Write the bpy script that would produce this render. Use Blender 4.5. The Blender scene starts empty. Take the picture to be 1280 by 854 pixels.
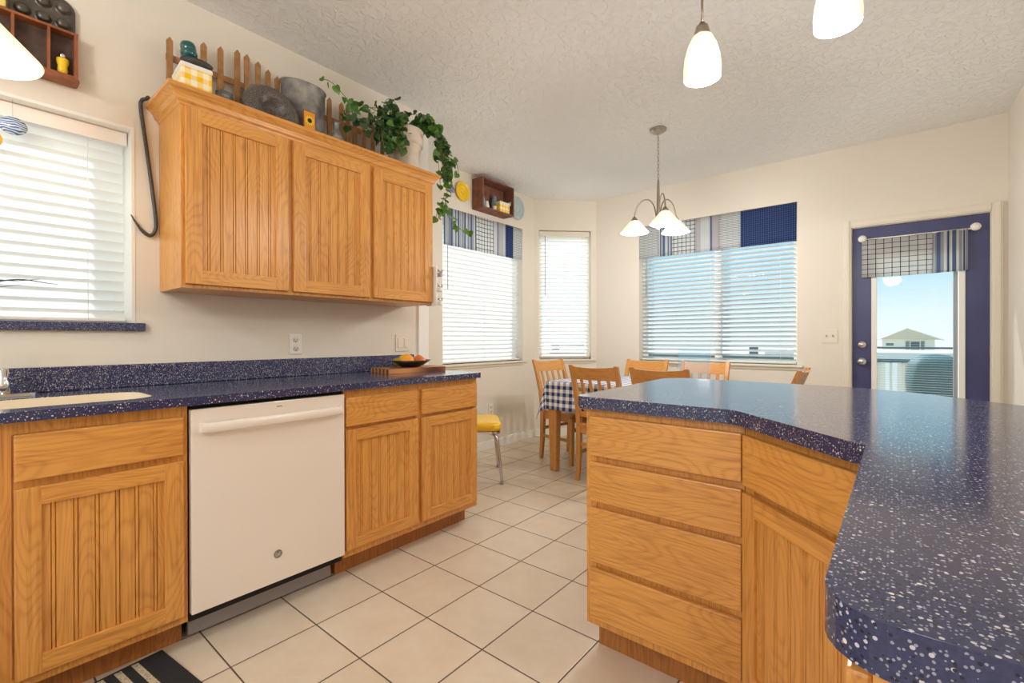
import bpy, bmesh, math, random
from mathutils import Vector, Matrix, Euler
from mathutils.geometry import tessellate_polygon
random.seed(7)
R = math.radians
SC = bpy.context.scene
COL = SC.collection

# ------------------------------------------------------------------ materials
MATS = {}
def s2l(c):
    return tuple((x/12.92 if x <= .04045 else ((x+.055)/1.055)**2.4) for x in [v/255 for v in c])
class N:
    """small node graph helper"""
    def __init__(s, name):
        s.m = bpy.data.materials.new(name); s.m.use_nodes = True
        s.t = s.m.node_tree; s.t.nodes.clear()
        s.out = s.t.nodes.new('ShaderNodeOutputMaterial')
        MATS[name] = s.m
    def n(s, typ, **kw):
        nd = s.t.nodes.new(typ)
        for k, v in kw.items():
            if k.startswith('i_'):
                key = k[2:]
                key = int(key) if key.isdigit() else key.replace('_', ' ')
                s.set(nd, key, v)
            else: setattr(nd, k, v)
        return nd
    def set(s, nd, key, v):
        if isinstance(v, tuple) and len(v) == 2 and hasattr(v[0], 'outputs'):
            s.t.links.new(v[0].outputs[v[1]], nd.inputs[key])
        elif hasattr(v, 'outputs'):
            s.t.links.new(v.outputs[0], nd.inputs[key])
        else:
            if isinstance(v, (tuple, list)) and len(v) == 3 and nd.inputs[key].type == 'RGBA': v = (*v, 1)
            nd.inputs[key].default_value = v
    def math(s, op, a, b=0.0, c=0.0):
        nd = s.n('ShaderNodeMath', operation=op); s.set(nd, 0, a); s.set(nd, 1, b); s.set(nd, 2, c); return nd
    def mix(s, f, a, b):
        nd = s.n('ShaderNodeMix', data_type='RGBA')
        s.set(nd, 0, f); s.set(nd, 6, a); s.set(nd, 7, b); return (nd, 2)
    def coord(s, kind='Object', scale=(1, 1, 1), loc=(0, 0, 0), jitter=False):
        tc = s.n('ShaderNodeTexCoord')
        mp = s.n('ShaderNodeMapping', i_Scale=scale, i_Location=loc)
        if jitter:
            oi = s.n('ShaderNodeObjectInfo'); k = s.math('MULTIPLY', (oi, 'Random'), 17.0)
            ad = s.n('ShaderNodeVectorMath', operation='ADD'); s.set(ad, 0, (tc, kind)); s.set(ad, 1, k)
            s.set(mp, 'Vector', ad)
        else: s.set(mp, 'Vector', (tc, kind))
        return mp
    def pbr(s, col, rough=.5, metal=0, bump=None, bs=.2, bd=.002, coat=0, spec=.5, trans=0, ior=1.5, emis=None, es=0, alpha=1):
        p = s.n('ShaderNodeBsdfPrincipled')
        s.set(p, 'Base Color', col); s.set(p, 'Roughness', rough); s.set(p, 'Metallic', metal)
        p.inputs['Coat Weight'].default_value = coat; p.inputs['Coat Roughness'].default_value = .12 if coat != .18 else .28
        p.inputs['Specular IOR Level'].default_value = spec; p.inputs['Transmission Weight'].default_value = trans
        p.inputs['IOR'].default_value = ior; s.set(p, 'Alpha', alpha)
        if emis is not None: s.set(p, 'Emission Color', emis); p.inputs['Emission Strength'].default_value = es
        if bump is not None:
            b = s.n('ShaderNodeBump', i_Strength=bs, i_Distance=bd); s.set(b, 'Height', bump); s.set(p, 'Normal', b)
        s.t.links.new(p.outputs[0], s.out.inputs[0]); return p

def plain(name, srgb, rough=.5, **kw):
    g = N(name); g.pbr(s2l(srgb), rough, **kw); return g.m
def speckle(name, base, c2, sc, amt=.25, rough=.6, **kw):
    g = N(name); no = g.n('ShaderNodeTexNoise', i_Vector=g.coord(), i_Scale=sc, i_Detail=4.0)
    r = g.n('ShaderNodeMapRange', i_1=.5-amt, i_2=.5+amt); g.set(r, 0, no)
    g.pbr(g.mix(r, s2l(base), s2l(c2)), rough, bump=no, **kw); return g.m

def oak(name, axis, light=(221, 158, 80), dark=(168, 104, 42), rough=.32):
    g = N(name)
    a = {'x': 0, 'y': 1, 'z': 2}[axis]
    sc = [8.0, 8.0, 8.0]; sc[a] = 1.7
    sf = [170.0]*3; sf[a] = 5.0
    n1 = g.n('ShaderNodeTexNoise', i_Vector=g.coord(scale=tuple(sc), jitter=True), i_Scale=1.0, i_Detail=1.5, i_Distortion=.15, i_Roughness=.3)
    bands = g.math('SINE', g.math('MULTIPLY', n1, 165.0))
    b01 = g.math('MULTIPLY_ADD', bands, .5, .5)
    b01 = g.math('POWER', b01, 3.0)
    n2 = g.n('ShaderNodeTexNoise', i_Vector=g.coord(scale=tuple(sf), jitter=True), i_Scale=1.0, i_Detail=3.0)
    pores = g.n('ShaderNodeMapRange', i_1=.45, i_2=.68); g.set(pores, 0, n2)
    n3 = g.n('ShaderNodeTexNoise', i_Vector=g.coord(scale=(3, 3, 3), jitter=True), i_Scale=1.0)
    f = g.math('ADD', g.math('MULTIPLY', b01, .26), g.math('MULTIPLY', pores, .44))
    f = g.math('ADD', f, g.math('MULTIPLY_ADD', n3, .5, -.2))
    c = g.mix(g.math('MINIMUM', g.math('MAXIMUM', f, 0.0), 1.0), s2l(light), s2l(dark))
    g.pbr(c, rough, bump=f, bs=.12, bd=.0008, coat=.18); return g.m
OAK = {k: oak('honey_oak_'+k, k) for k in 'xyz'}
OAKC = {k: oak('chair_oak_'+k, k, (205, 146, 78), (166, 105, 46)) for k in 'xyz'}
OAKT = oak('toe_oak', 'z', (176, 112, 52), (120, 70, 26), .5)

def solid_surface():
    g = N('navy_speckled_solid_surface')
    base = g.n('ShaderNodeTexNoise', i_Vector=g.coord(), i_Scale=260.0, i_Detail=2.0)
    c = g.mix(base, s2l((38, 41, 70)), s2l((62, 67, 106)))
    for sc, thr, rnd, col in ((320.0, .38, .64, (146, 148, 164)), (190.0, .32, .81, (196, 194, 200)), (108.0, .23, .91, (224, 216, 206)), (240.0, .34, .66, (28, 29, 46))):
        v = g.n('ShaderNodeTexVoronoi', i_Vector=g.coord(), i_Scale=sc)
        near = g.math('LESS_THAN', (v, 'Distance'), thr)
        sx = g.n('ShaderNodeSeparateColor'); g.set(sx, 0, (v, 'Color'))
        keep = g.math('GREATER_THAN', sx, rnd)
        c = g.mix(g.math('MULTIPLY', near, keep), c, s2l(col))
    g.pbr(c, .13, spec=.5, coat=.05); return g.m
STONE = solid_surface()

def tiles():
    g = N('cream_floor_tile'); GX, GY, T = .532, 1.1014, .3028
    mp = g.coord(loc=(-GX, -GY, 0)); sp = g.n('ShaderNodeSeparateXYZ', i_0=mp)
    ln = []
    ids = []
    for k in (0, 1):
        q = g.math('DIVIDE', (sp, k), T)
        ids.append(g.math('FLOOR', q))
        fr = g.math('FRACT', q)
        d = g.math('MINIMUM', fr, g.math('SUBTRACT', 1.0, fr))
        ln.append(d)
    d = g.math('MINIMUM', ln[0], ln[1])
    grout = g.math('LESS_THAN', d, .0085)
    edge = g.n('ShaderNodeMapRange', i_1=.006, i_2=.02); g.set(edge, 0, d)
    cb = g.n('ShaderNodeCombineXYZ', i_0=ids[0], i_1=ids[1]); wn = g.n('ShaderNodeTexWhiteNoise', i_Vector=cb)
    no = g.n('ShaderNodeTexNoise', i_Vector=g.coord(), i_Scale=7.0, i_Detail=6.0, i_Roughness=.65)
    f = g.math('ADD', g.math('MULTIPLY', no, .9), g.math('MULTIPLY', (wn, 0), .22))
    c = g.mix(f, s2l((226, 214, 196)), s2l((198, 180, 156)))
    c = g.mix(grout, c, s2l((84, 66, 50)))
    fine = g.n('ShaderNodeTexNoise', i_Vector=g.coord(), i_Scale=60.0)
    h = g.math('ADD', edge, g.math('MULTIPLY', fine, .12))
    g.pbr(c, g.math('MULTIPLY_ADD', grout, .4, .34), bump=h, bs=.5, bd=.002); return g.m
TILE = tiles()

def paint(name, srgb, sc=70.0, bs=.12, bd=.002, rough=.85):
    g = N(name)
    no = g.n('ShaderNodeTexNoise', i_Vector=g.coord(), i_Scale=sc, i_Detail=3.0)
    g.pbr(s2l(srgb), rough, bump=no, bs=bs, bd=bd, spec=.25); return g.m
WALL = paint('cream_wall_paint', (229, 221, 208))
CEIL_ = N('knockdown_ceiling')
_n = CEIL_.n('ShaderNodeTexNoise', i_Vector=CEIL_.coord(), i_Scale=26.0, i_Detail=4.0, i_Distortion=.6)
_r = CEIL_.n('ShaderNodeMapRange', i_1=.46, i_2=.56); CEIL_.set(_r, 0, _n)
CEIL_.pbr(s2l((241, 241, 239)), .9, bump=_r, bs=.7, bd=.006, spec=.2)
CEIL = CEIL_.m
WHITE = plain('white_trim_paint', (240, 238, 232), .4)
OFFW = plain('cream_trim_paint', (228, 220, 204), .45)
PLASTIC = plain('white_plastic', (238, 235, 228), .35)
IVORY = plain('ivory_plastic', (230, 220, 204), .35)
APPL = plain('white_enamel', (236, 226, 216), .22, coat=.3)
GREYM = plain('grey_painted_metal', (160, 156, 158), .4)
DARK = plain('black_recess', (14, 13, 14), .7)
BLACK = plain('black_ceramic', (22, 22, 24), .3)
IRON = speckle('dark_iron', (52, 48, 46), (82, 76, 72), 60, rough=.5)
CHROME = plain('chrome', (215, 215, 218), .12, metal=1)
NICKEL = plain('brushed_nickel', (176, 166, 150), .3, metal=1)
YELV = plain('yellow_vinyl', (244, 196, 26), .35, coat=.3)
YELC = plain('yellow_ceramic', (246, 204, 40), .3)
YELP = plain('pale_yellow_tin', (232, 212, 120), .4)
CREAM = plain('cream_sink', (228, 214, 190), .2)
NAVY = speckle('navy_door_paint', (58, 60, 104), (68, 72, 116), 5, rough=.35)
ROD = plain('dark_rod', (80, 78, 74), .4)
POTM = speckle('cream_plant_pot', (222, 208, 190), (206, 190, 170), 30, rough=.6)
GALV = speckle('galvanised_metal', (176, 172, 164), (112, 112, 112), 14, amt=.16, rough=.5, metal=.3)
GRAN = speckle('speckled_graniteware', (44, 40, 38), (118, 108, 100), 260, amt=.10, rough=.4)
TEALG = plain('teal_glass', (28, 118, 118), .12, trans=.55, coat=.5)
CLEARG = plain('old_clear_glass', (200, 214, 212), .1, trans=.75)
SILVERG = speckle('mercury_glass', (96, 94, 92), (190, 188, 186), 40, rough=.25, metal=.4)
BLUEG = plain('pale_blue_glass', (168, 196, 210), .15, trans=.4)
WOODF = speckle('weathered_picket_wood', (186, 138, 88), (146, 102, 62), 30, rough=.75)
CRATE = speckle('old_crate_wood', (150, 98, 76), (104, 64, 50), 14, rough=.7)
TRAYW = speckle('printer_tray_wood', (166, 100, 60), (126, 72, 44), 20, rough=.55)
TRAYB = speckle('printer_tray_back', (104, 82, 72), (70, 54, 50), 24, rough=.7)
TINM = speckle('old_tin', (120, 112, 104), (78, 74, 70), 20, rough=.35, metal=.7)
BOARD = N('striped_cutting_board')
_w = BOARD.n('ShaderNodeTexWave', i_Vector=BOARD.coord(scale=(1, 1, .1)), i_Scale=7.0, i_Distortion=1.0)
BOARD.pbr(BOARD.mix(_w, s2l((214, 146, 88)), s2l((104, 52, 30))), .4); BOARD = BOARD.m
ORANGE = speckle('mango_skin', (250, 188, 34), (244, 138, 26), 12, rough=.4)
APPLE = speckle('peach_skin', (214, 96, 50), (232, 150, 70), 14, rough=.4)
GREENF = speckle('green_pear_skin', (150, 150, 40), (196, 160, 40), 12, rough=.4)
LEAF = speckle('ivy_leaf', (52, 98, 36), (104, 148, 52), 18, rough=.38)
LEAFD = speckle('ivy_leaf_dark', (26, 58, 28), (58, 96, 40), 14, rough=.4)
STEM = plain('ivy_stem', (96, 106, 60), .6)
TWIG = plain('blue_green_twig', (46, 70, 80), .5)
BLUEPL = speckle('pale_blue_enamel', (190, 204, 204), (168, 188, 192), 10, rough=.35)
SOILM = plain('soil', (40, 28, 20), .9)
GRILLC = speckle('teal_vinyl_cover', (84, 116, 122), (60, 92, 100), 3, rough=.7)
DECKW = plain('painted_rail', (92, 116, 124), .6)
SIDING = plain('cream_siding', (226, 220, 202), .8)
ROOFM = plain('tan_gable', (206, 192, 168), .9)
GLASSD = plain('dark_window', (70, 88, 100), .2)
SHUT = plain('green_shutter', (110, 130, 122), .7)
LAWN = speckle('pale_ground', (226, 220, 212), (206, 200, 190), .5, rough=.95)
TANW = plain('tan_boards', (214, 172, 130), .8)
CURB = plain('pale_awning', (206, 210, 208), .8)

def glass():
    g = N('window_glass')
    t = g.n('ShaderNodeBsdfTransparent', i_0=(.93, .97, .98, 1)); gl = g.n('ShaderNodeBsdfGlossy', i_Roughness=.02)
    lw = g.n('ShaderNodeLayerWeight', i_Blend=.5); fr = g.math('MULTIPLY_ADD', g.math('POWER', (lw, 'Facing'), 4.0), .5, .012)
    mx = g.n('ShaderNodeMixShader'); g.set(mx, 0, fr); g.set(mx, 1, t); g.set(mx, 2, gl)
    g.t.links.new(mx.outputs[0], g.out.inputs[0]); return g.m
GLASS = glass()
def acrylic():
    g = N('clear_acrylic')
    t = g.n('ShaderNodeBsdfTransparent', i_0=(.94, .95, .96, 1)); gl = g.n('ShaderNodeBsdfGlossy', i_Roughness=.05)
    mx = g.n('ShaderNodeMixShader', i_0=.14); g.set(mx, 1, t); g.set(mx, 2, gl)
    g.t.links.new(mx.outputs[0], g.out.inputs[0]); return g.m
ACRYL = acrylic()
def slatmat(name, srgb, tr, mixf):
    g = N(name)
    d = g.n('ShaderNodeBsdfPrincipled', i_Roughness=.4); g.set(d, 'Base Color', s2l(srgb))
    t = g.n('ShaderNodeBsdfTranslucent'); g.set(t, 0, s2l(tr))
    mx = g.n('ShaderNodeMixShader', i_0=mixf); g.set(mx, 1, d); g.set(mx, 2, t)
    g.t.links.new(mx.outputs[0], g.out.inputs[0]); return g.m
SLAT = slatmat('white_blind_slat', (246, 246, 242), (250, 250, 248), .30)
SLAT_SHADED = slatmat('shade_toned_blind_slat', (214, 218, 220), (215, 222, 226), .16)  # greyer copy of the white slats, their backlit shade put into the colour
def shade(name, col, s):
    g = N(name)
    lw = g.n('ShaderNodeLayerWeight', i_Blend=.35)
    c = g.mix((lw, 'Facing'), s2l((255, 246, 222)), s2l((250, 214, 140)))
    g.pbr(s2l((250, 240, 222)), .25, emis=c, es=s); return g.m
SHADE = shade('lit_frosted_glass', None, .85)
SHADEW = shade('lit_white_glass', None, .75)
BULB = N('lit_bulb'); BULB.pbr((1, 1, 1), .5, emis=(1, .93, .8, 1), es=3.0); BULB = BULB.m

# fabrics: object coordinates, X along the width and Z up
def fabric(name, kind, uv=False):
    g = N(name)
    mp = g.coord('UV' if uv else 'Object'); sp = g.n('ShaderNodeSeparateXYZ', i_0=mp)
    X = (sp, 0); Z = (sp, 1 if uv else 2)
    def band(c, per, duty, off=0.0):
        return g.math('LESS_THAN', g.math('FRACT', g.math('ADD', g.math('DIVIDE', c, per), 50.0+off)), duty)
    W = s2l((236, 236, 234)); NV = s2l((44, 58, 104)); BL = s2l((92, 112, 160)); GR = s2l((186, 190, 200))
    if kind == 'check':
        f = g.math('MAXIMUM', band(X, .042, .13), band(Z, .042, .13)); c = g.mix(f, W, s2l((36, 42, 66)))
    elif kind == 'bigcheck':
        f = g.math('MAXIMUM', band(X, .0515, .09), band(Z, .040, .10)); c = g.mix(f, W, s2l((36, 42, 72)))
    elif kind == 'stripe':
        c = g.mix(band(X, .034, .55), W, GR); c = g.mix(band(X, .087, .26), c, s2l((120, 136, 172))); c = g.mix(band(X, .087, .09, .3), c, s2l((62, 82, 130)))
    elif kind == 'wide':
        c = g.mix(band(X, .19, .42), W, s2l((214, 208, 208))); c = g.mix(band(X, .19, .10, .1), c, s2l((88, 104, 146))); c = g.mix(band(X, .0125, .25), c, s2l((206, 206, 212)))
    elif kind == 'thin':
        c = g.mix(band(Z, .0165, .24), W, s2l((104, 110, 122))); c = g.mix(band(X, .05, .1), c, s2l((200, 204, 206)))
    elif kind == 'blue':
        f = g.math('MAXIMUM', band(X, .019, .22), band(Z, .019, .22)); c = g.mix(f, s2l((50, 68, 122)), s2l((104, 122, 166)))
    elif kind == 'gingham':
        f = g.math('MULTIPLY', g.math('ADD', band(X, .058, .5), band(Z, .058, .5)), .5)
        f = g.math('POWER', f, .8); c = g.mix(f, s2l((240, 238, 236)), s2l((34, 62, 116)))
    elif kind == 'yellow':
        f = g.math('MULTIPLY', g.math('ADD', band(X, .044, .5), band(Z, .044, .5)), .5)
        c = g.mix(f, s2l((248, 240, 206)), s2l((250, 192, 8)))
    p = g.pbr(c, .85 if kind != 'yellow' else .35, spec=.2)
    if kind not in ('yellow', 'gingham'):
        t = g.n('ShaderNodeBsdfTranslucent'); g.set(t, 0, c); mx = g.n('ShaderNodeMixShader', i_0=.3); g.set(mx, 1, p); g.set(mx, 2, t)
        g.t.links.new(mx.outputs[0], g.out.inputs[0])
    return g.m
FAB = {k: fabric('fabric_'+k, k) for k in ('check', 'bigcheck', 'stripe', 'wide', 'thin', 'blue')}
GING = fabric('gingham_cloth', 'gingham', uv=True)
YGING = fabric('yellow_gingham_tin', 'yellow')
def rugmat():
    g = N('woven_striped_rug'); sp = g.n('ShaderNodeSeparateXYZ', i_0=g.coord())
    x = (sp, 0); y = (sp, 1)
    no = g.n('ShaderNodeTexNoise', i_Vector=g.coord(scale=(30, 120, 1)), i_Scale=3.0)
    # cream stripes run across the short side, 42 mm apart, between dark bands
    fr = g.math('FRACT', g.math('ADD', g.math('DIVIDE', x, .047), 20.0))
    st = g.math('LESS_THAN', fr, .42)
    st = g.math('MULTIPLY', st, g.math('LESS_THAN', x, -.055))
    ins = g.math('MULTIPLY', g.math('LESS_THAN', y, -.012), g.math('GREATER_THAN', y, -.548))
    st = g.math('MULTIPLY', st, ins)
    st = g.math('MULTIPLY', st, g.math('GREATER_THAN', no, .40))
    fz = g.n('ShaderNodeTexNoise', i_Vector=g.coord(), i_Scale=220.0)
    d = g.mix(fz, s2l((14, 13, 15)), s2l((46, 44, 46)))
    g.pbr(g.mix(st, d, s2l((196, 180, 150))), .95, bump=fz, bs=.6, bd=.003); return g.m
RUG = rugmat()
def swirl():
    g = N('blue_swirl_glass'); n = g.n('ShaderNodeTexWave', i_Vector=g.coord(), i_Scale=34.0, i_Distortion=5.0, i_Detail=1.0, bands_direction='Z')
    c = g.mix(n, s2l((46, 50, 132)), s2l((196, 220, 232))); g.pbr(c, .12, coat=.6); return g.m
SWIRL = swirl()

# ------------------------------------------------------------------ mesh helper
class B:
    def __init__(s): s.bm = bmesh.new()
    def _merge(s, tmp, mat=None):
        if mat is not None: bmesh.ops.transform(tmp, matrix=mat, verts=tmp.verts)
        me = bpy.data.meshes.new('t'); tmp.to_mesh(me); tmp.free(); s.bm.from_mesh(me); bpy.data.meshes.remove(me)
    def box(s, x0, x1, y0, y1, z0, z1, bev=0, seg=2, mat=None):
        t = bmesh.new(); bmesh.ops.create_cube(t, size=1)
        for v in t.verts: v.co = Vector(((x0+x1)/2+v.co.x*(x1-x0), (y0+y1)/2+v.co.y*(y1-y0), (z0+z1)/2+v.co.z*(z1-z0)))
        if bev: bmesh.ops.bevel(t, geom=t.edges[:], offset=bev, segments=seg, affect='EDGES', profile=.5)
        s._merge(t, mat); return s
    def prism(s, pts, z0, z1, holes=(), mat=None, bev=0):
        t = bmesh.new(); loops = [list(pts)]+[list(h) for h in holes]
        tri = tessellate_polygon([[Vector((p[0], p[1], 0)) for p in l] for l in loops])
        flat = [p for l in loops for p in l]
        lo = [t.verts.new((p[0], p[1], z0)) for p in flat]; hi = [t.verts.new((p[0], p[1], z1)) for p in flat]
        for a, b, c in tri:
            try: t.faces.new((hi[a], hi[b], hi[c])); t.faces.new((lo[c], lo[b], lo[a]))
            except ValueError: pass
        k = 0
        for l in loops:
            n = len(l)
            for i in range(n):
                a, b = k+i, k+(i+1) % n
                t.faces.new((lo[a], lo[b], hi[b], hi[a]))
            k += n
        bmesh.ops.recalc_face_normals(t, faces=t.faces[:])
        s._merge(t, mat); return s
    def lathe(s, prof, c=(0, 0, 0), seg=28, mat=None, sx=1, sy=1):
        t = bmesh.new(); rings = []
        for r, z in prof:
            if r < 1e-5: rings.append([t.verts.new((0, 0, z))])
            else: rings.append([t.verts.new((r*sx*math.cos(2*math.pi*i/seg), r*sy*math.sin(2*math.pi*i/seg), z)) for i in range(seg)])
        for a, b in zip(rings, rings[1:]):
            for i in range(seg):
                j = (i+1) % seg
                if len(a) == 1 and len(b) == 1: continue
                if len(a) == 1: t.faces.new((a[0], b[i], b[j]))
                elif len(b) == 1: t.faces.new((a[i], b[0], a[j]))
                else: t.faces.new((a[i], b[i], b[j], a[j]))
        for f in t.faces: f.smooth = True
        bmesh.ops.recalc_face_normals(t, faces=t.faces[:])
        m = Matrix.Translation(Vector(c))
        s._merge(t, (mat @ m) if mat is not None else m); return s
    def cyl(s, p0, p1, r0, r1=None, seg=16):
        p0, p1 = Vector(p0), Vector(p1); r1 = r0 if r1 is None else r1; d = p1-p0
        q = d.to_track_quat('Z', 'Y').to_matrix().to_4x4()
        t = bmesh.new()
        bmesh.ops.create_cone(t, cap_ends=True, segments=seg, radius1=r0, radius2=r1, depth=d.length)
        for f in t.faces: f.smooth = len(f.verts) == 4
        s._merge(t, Matrix.Translation((p0+p1)/2) @ q); return s
    def tube(s, pts, r, seg=10, closed=False, sub=0):
        P = [Vector(p) for p in pts]
        if sub:
            Q = []
            n = len(P)
            for i in range(n if closed else n-1):
                p0 = P[(i-1) % n] if (closed or i > 0) else P[0]; p1 = P[i]; p2 = P[(i+1) % n]
                p3 = P[(i+2) % n] if (closed or i+2 < n) else P[-1]
                for k in range(sub):
                    t = k/sub
                    Q.append(.5*((2*p1)+(p2-p0)*t+(2*p0-5*p1+4*p2-p3)*t*t+(3*p1-p0-3*p2+p3)*t**3))
            if not closed: Q.append(P[-1])
            P = Q
        rr = r if callable(r) else (lambda u: r)
        t = bmesh.new(); rings = []; n = len(P); up = None
        for i, p in enumerate(P):
            a = P[(i-1) % n] if (closed or i > 0) else P[i]; b = P[(i+1) % n] if (closed or i < n-1) else P[i]
            d = (b-a).normalized()
            if up is None: up = Vector((0, 0, 1)) if abs(d.z) < .9 else Vector((1, 0, 0))
            sd = d.cross(up).normalized(); up = sd.cross(d).normalized()
            rad = rr(i/max(1, n-1))
            rings.append([t.verts.new(p+rad*(math.cos(2*math.pi*k/seg)*sd+math.sin(2*math.pi*k/seg)*up)) for k in range(seg)])
        for i in range(n if closed else n-1):
            a, b = rings[i], rings[(i+1) % n]
            for k in range(seg):
                f = t.faces.new((a[k], a[(k+1) % seg], b[(k+1) % seg], b[k])); f.smooth = True
        if not closed: t.faces.new(rings[0][::-1]); t.faces.new(rings[-1])
        bmesh.ops.recalc_face_normals(t, faces=t.faces[:])
        s._merge(t); return s
    def sphere(s, c, r, sc=(1, 1, 1), u=20, v=12, mat=None):
        t = bmesh.new(); bmesh.ops.create_uvsphere(t, u_segments=u, v_segments=v, radius=r)
        for f in t.faces: f.smooth = True
        m = Matrix.Translation(Vector(c)) @ (mat if mat is not None else Matrix()) @ Matrix.Diagonal((*sc, 1)); s._merge(t, m); return s
    def bar(s, stations, bev=0):
        """square-section member through stations (x,y,z,wx,wy), z rising"""
        t = bmesh.new(); rings = []
        for x, y, z, wx, wy in stations:
            rings.append([t.verts.new((x+a*wx/2, y+b*wy/2, z)) for a, b in ((-1, -1), (1, -1), (1, 1), (-1, 1))])
        for a, b in zip(rings, rings[1:]):
            for k in range(4): t.faces.new((a[k], a[(k+1) % 4], b[(k+1) % 4], b[k]))
        t.faces.new(rings[0][::-1]); t.faces.new(rings[-1])
        bmesh.ops.recalc_face_normals(t, faces=t.faces[:])
        if bev: bmesh.ops.bevel(t, geom=t.edges[:], offset=bev, segments=1, affect='EDGES')
        s._merge(t); return s
    def sheet(s, f, nu, nv, th=0, smooth=True, uvf=None):
        t = bmesh.new(); g = [[t.verts.new(f(i/nu, j/nv)) for j in range(nv+1)] for i in range(nu+1)]
        uvl = t.loops.layers.uv.new('UVMap') if uvf else None
        for i in range(nu):
            for j in range(nv):
                fc = t.faces.new((g[i][j], g[i+1][j], g[i+1][j+1], g[i][j+1])); fc.smooth = smooth
                if uvf:
                    for lp, (a, b) in zip(fc.loops, ((i, j), (i+1, j), (i+1, j+1), (i, j+1))): lp[uvl].uv = uvf(a/nu, b/nv)
        if th: bmesh.ops.solidify(t, geom=t.faces[:], thickness=th)
        s._merge(t); return s
    def done(s, name, mat, parent=None, **props):
        me = bpy.data.meshes.new(name); s.bm.to_mesh(me); s.bm.free(); me.materials.append(mat)
        o = bpy.data.objects.new(name, me); COL.objects.link(o)
        if parent is not None: o.parent = parent
        for k, v in props.items(): o[k] = v
        return o
def bevmod(o, w=.003, seg=2, ang=35):
    m = o.modifiers.new('b', 'BEVEL'); m.width = w; m.segments = seg; m.limit_method = 'ANGLE'; m.angle_limit = R(ang); return o
def thing(name, label, cat, loc=(0, 0, 0), rz=0, group=None, rot=None):
    o = bpy.data.objects.new(name, None); COL.objects.link(o); o.empty_display_size = .05
    o.location = loc; o.rotation_euler = rot if rot else (0, 0, R(rz))
    o['label'] = label; o['category'] = cat
    if group: o['group'] = group
    return o
def tag(o, label, cat, group=None):
    o['label'] = label; o['category'] = cat
    if group: o['group'] = group
    return o
def struct_root(name, loc=(0, 0, 0), rz=0):
    o = bpy.data.objects.new(name, None); COL.objects.link(o); o.location = loc; o.rotation_euler = (0, 0, R(rz)); o['kind'] = 'structure'; return o
def struct(o): o['kind'] = 'structure'; return o
def copy_tree(o, parent=None):
    c = o.copy(); COL.objects.link(c)
    if parent is not None: c.parent = parent
    for ch in list(o.children): copy_tree(ch, c)
    return c
def round_poly(pts, rad, seg=6):
    out = []; n = len(pts)
    for i in range(n):
        p = Vector((*pts[i], 0)); a = Vector((*pts[i-1], 0)); b = Vector((*pts[(i+1) % n], 0)); r = rad[i] if isinstance(rad, (list, tuple)) else rad
        if r <= 0: out.append((p.x, p.y)); continue
        u = (a-p).normalized(); v = (b-p).normalized(); ang = u.angle(v); d = min(r/math.tan(ang/2), (a-p).length*.49, (b-p).length*.49)
        rr = d*math.tan(ang/2); c = p+(u+v).normalized()*(rr/math.sin(ang/2))
        s = p+u*d-c; e = p+v*d-c
        for k in range(seg+1):
            q = s.lerp(e, k/seg); q = q.normalized()*s.length
            out.append(((c+q).x, (c+q).y))
    return out

# ------------------------------------------------------------------ room shell
H = 2.72
def wall(name, p0, p1, z1=H, openings=(), th=.16, mat=WALL, z0=0.0, side=1):
    """wall face from p0 to p1; body lies to the left of p0->p1 (side=1)"""
    p0 = Vector((*p0, 0)); p1 = Vector((*p1, 0)); L = (p1-p0).length; rz = math.atan2((p1-p0).y, (p1-p0).x)
    M = Matrix.Translation(p0) @ Matrix.Rotation(rz, 4, 'Z')
    b = B(); xs = sorted({0, L, *[o[0] for o in openings], *[o[1] for o in openings]}); zs = sorted({z0, z1, *[o[2] for o in openings], *[o[3] for o in openings]})
    for xa, xb in zip(xs, xs[1:]):
        za = None
        for zl, zh in zip(zs, zs[1:]):
            op = any(o[0] <= (xa+xb)/2 <= o[1] and o[2] <= (zl+zh)/2 <= o[3] for o in openings)
            if not op and za is None: za = zl
            if op and za is not None: b.box(xa, xb, 0, th, za, zl, mat=M); za = None
        if za is not None: b.box(xa, xb, 0, th, za, z1, mat=M)
    return struct(b.done(name, mat))
fl = B().box(-.76, 3.4, -3.2, 4.82, -.12, 0).done('floor', TILE); struct(fl)
ce = B().prism([(-.2, -3.2), (3.39, -3.2), (3.39, 4.82), (-.2, 4.82), (-.76, 4.26), (-.76, 1.9), (-.2, 1.9)], H, H+.12).done('ceiling', CEIL); struct(ce)
YC = 2.05   # end of the kitchen wall
wall('wall_left', (0, -3.2), (0, YC), openings=[(2.3, 3.612, 1.157, 2.05)], th=.20)
wall('wall_alcove_return', (-.02, YC), (-.595, YC), th=.15, side=1).location = (0, -.0, 0)
wall('wall_alcove', (-.595, 1.9), (-.595, 4.148), openings=[(.845, 2.03, .88, 2.335)], th=.16)
wall('wall_angled', (-.595, 4.145), (-.08, 4.66), openings=[(.055, .665, .88, 2.37)], th=.16)
wall('wall_back', (-.08, 4.66), (3.39, 4.66), openings=[(.528, 2.015, .88, 2.333), (2.405, 3.23, 0, 2.04)], th=.16)
wall('wall_right', (3.23, 4.66), (3.23, -3.2), th=.16)
struct(bevmod(B().box(-.014, .014, 1.975, 2.066, .0, H).done('trim_1', WHITE), .004))
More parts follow.
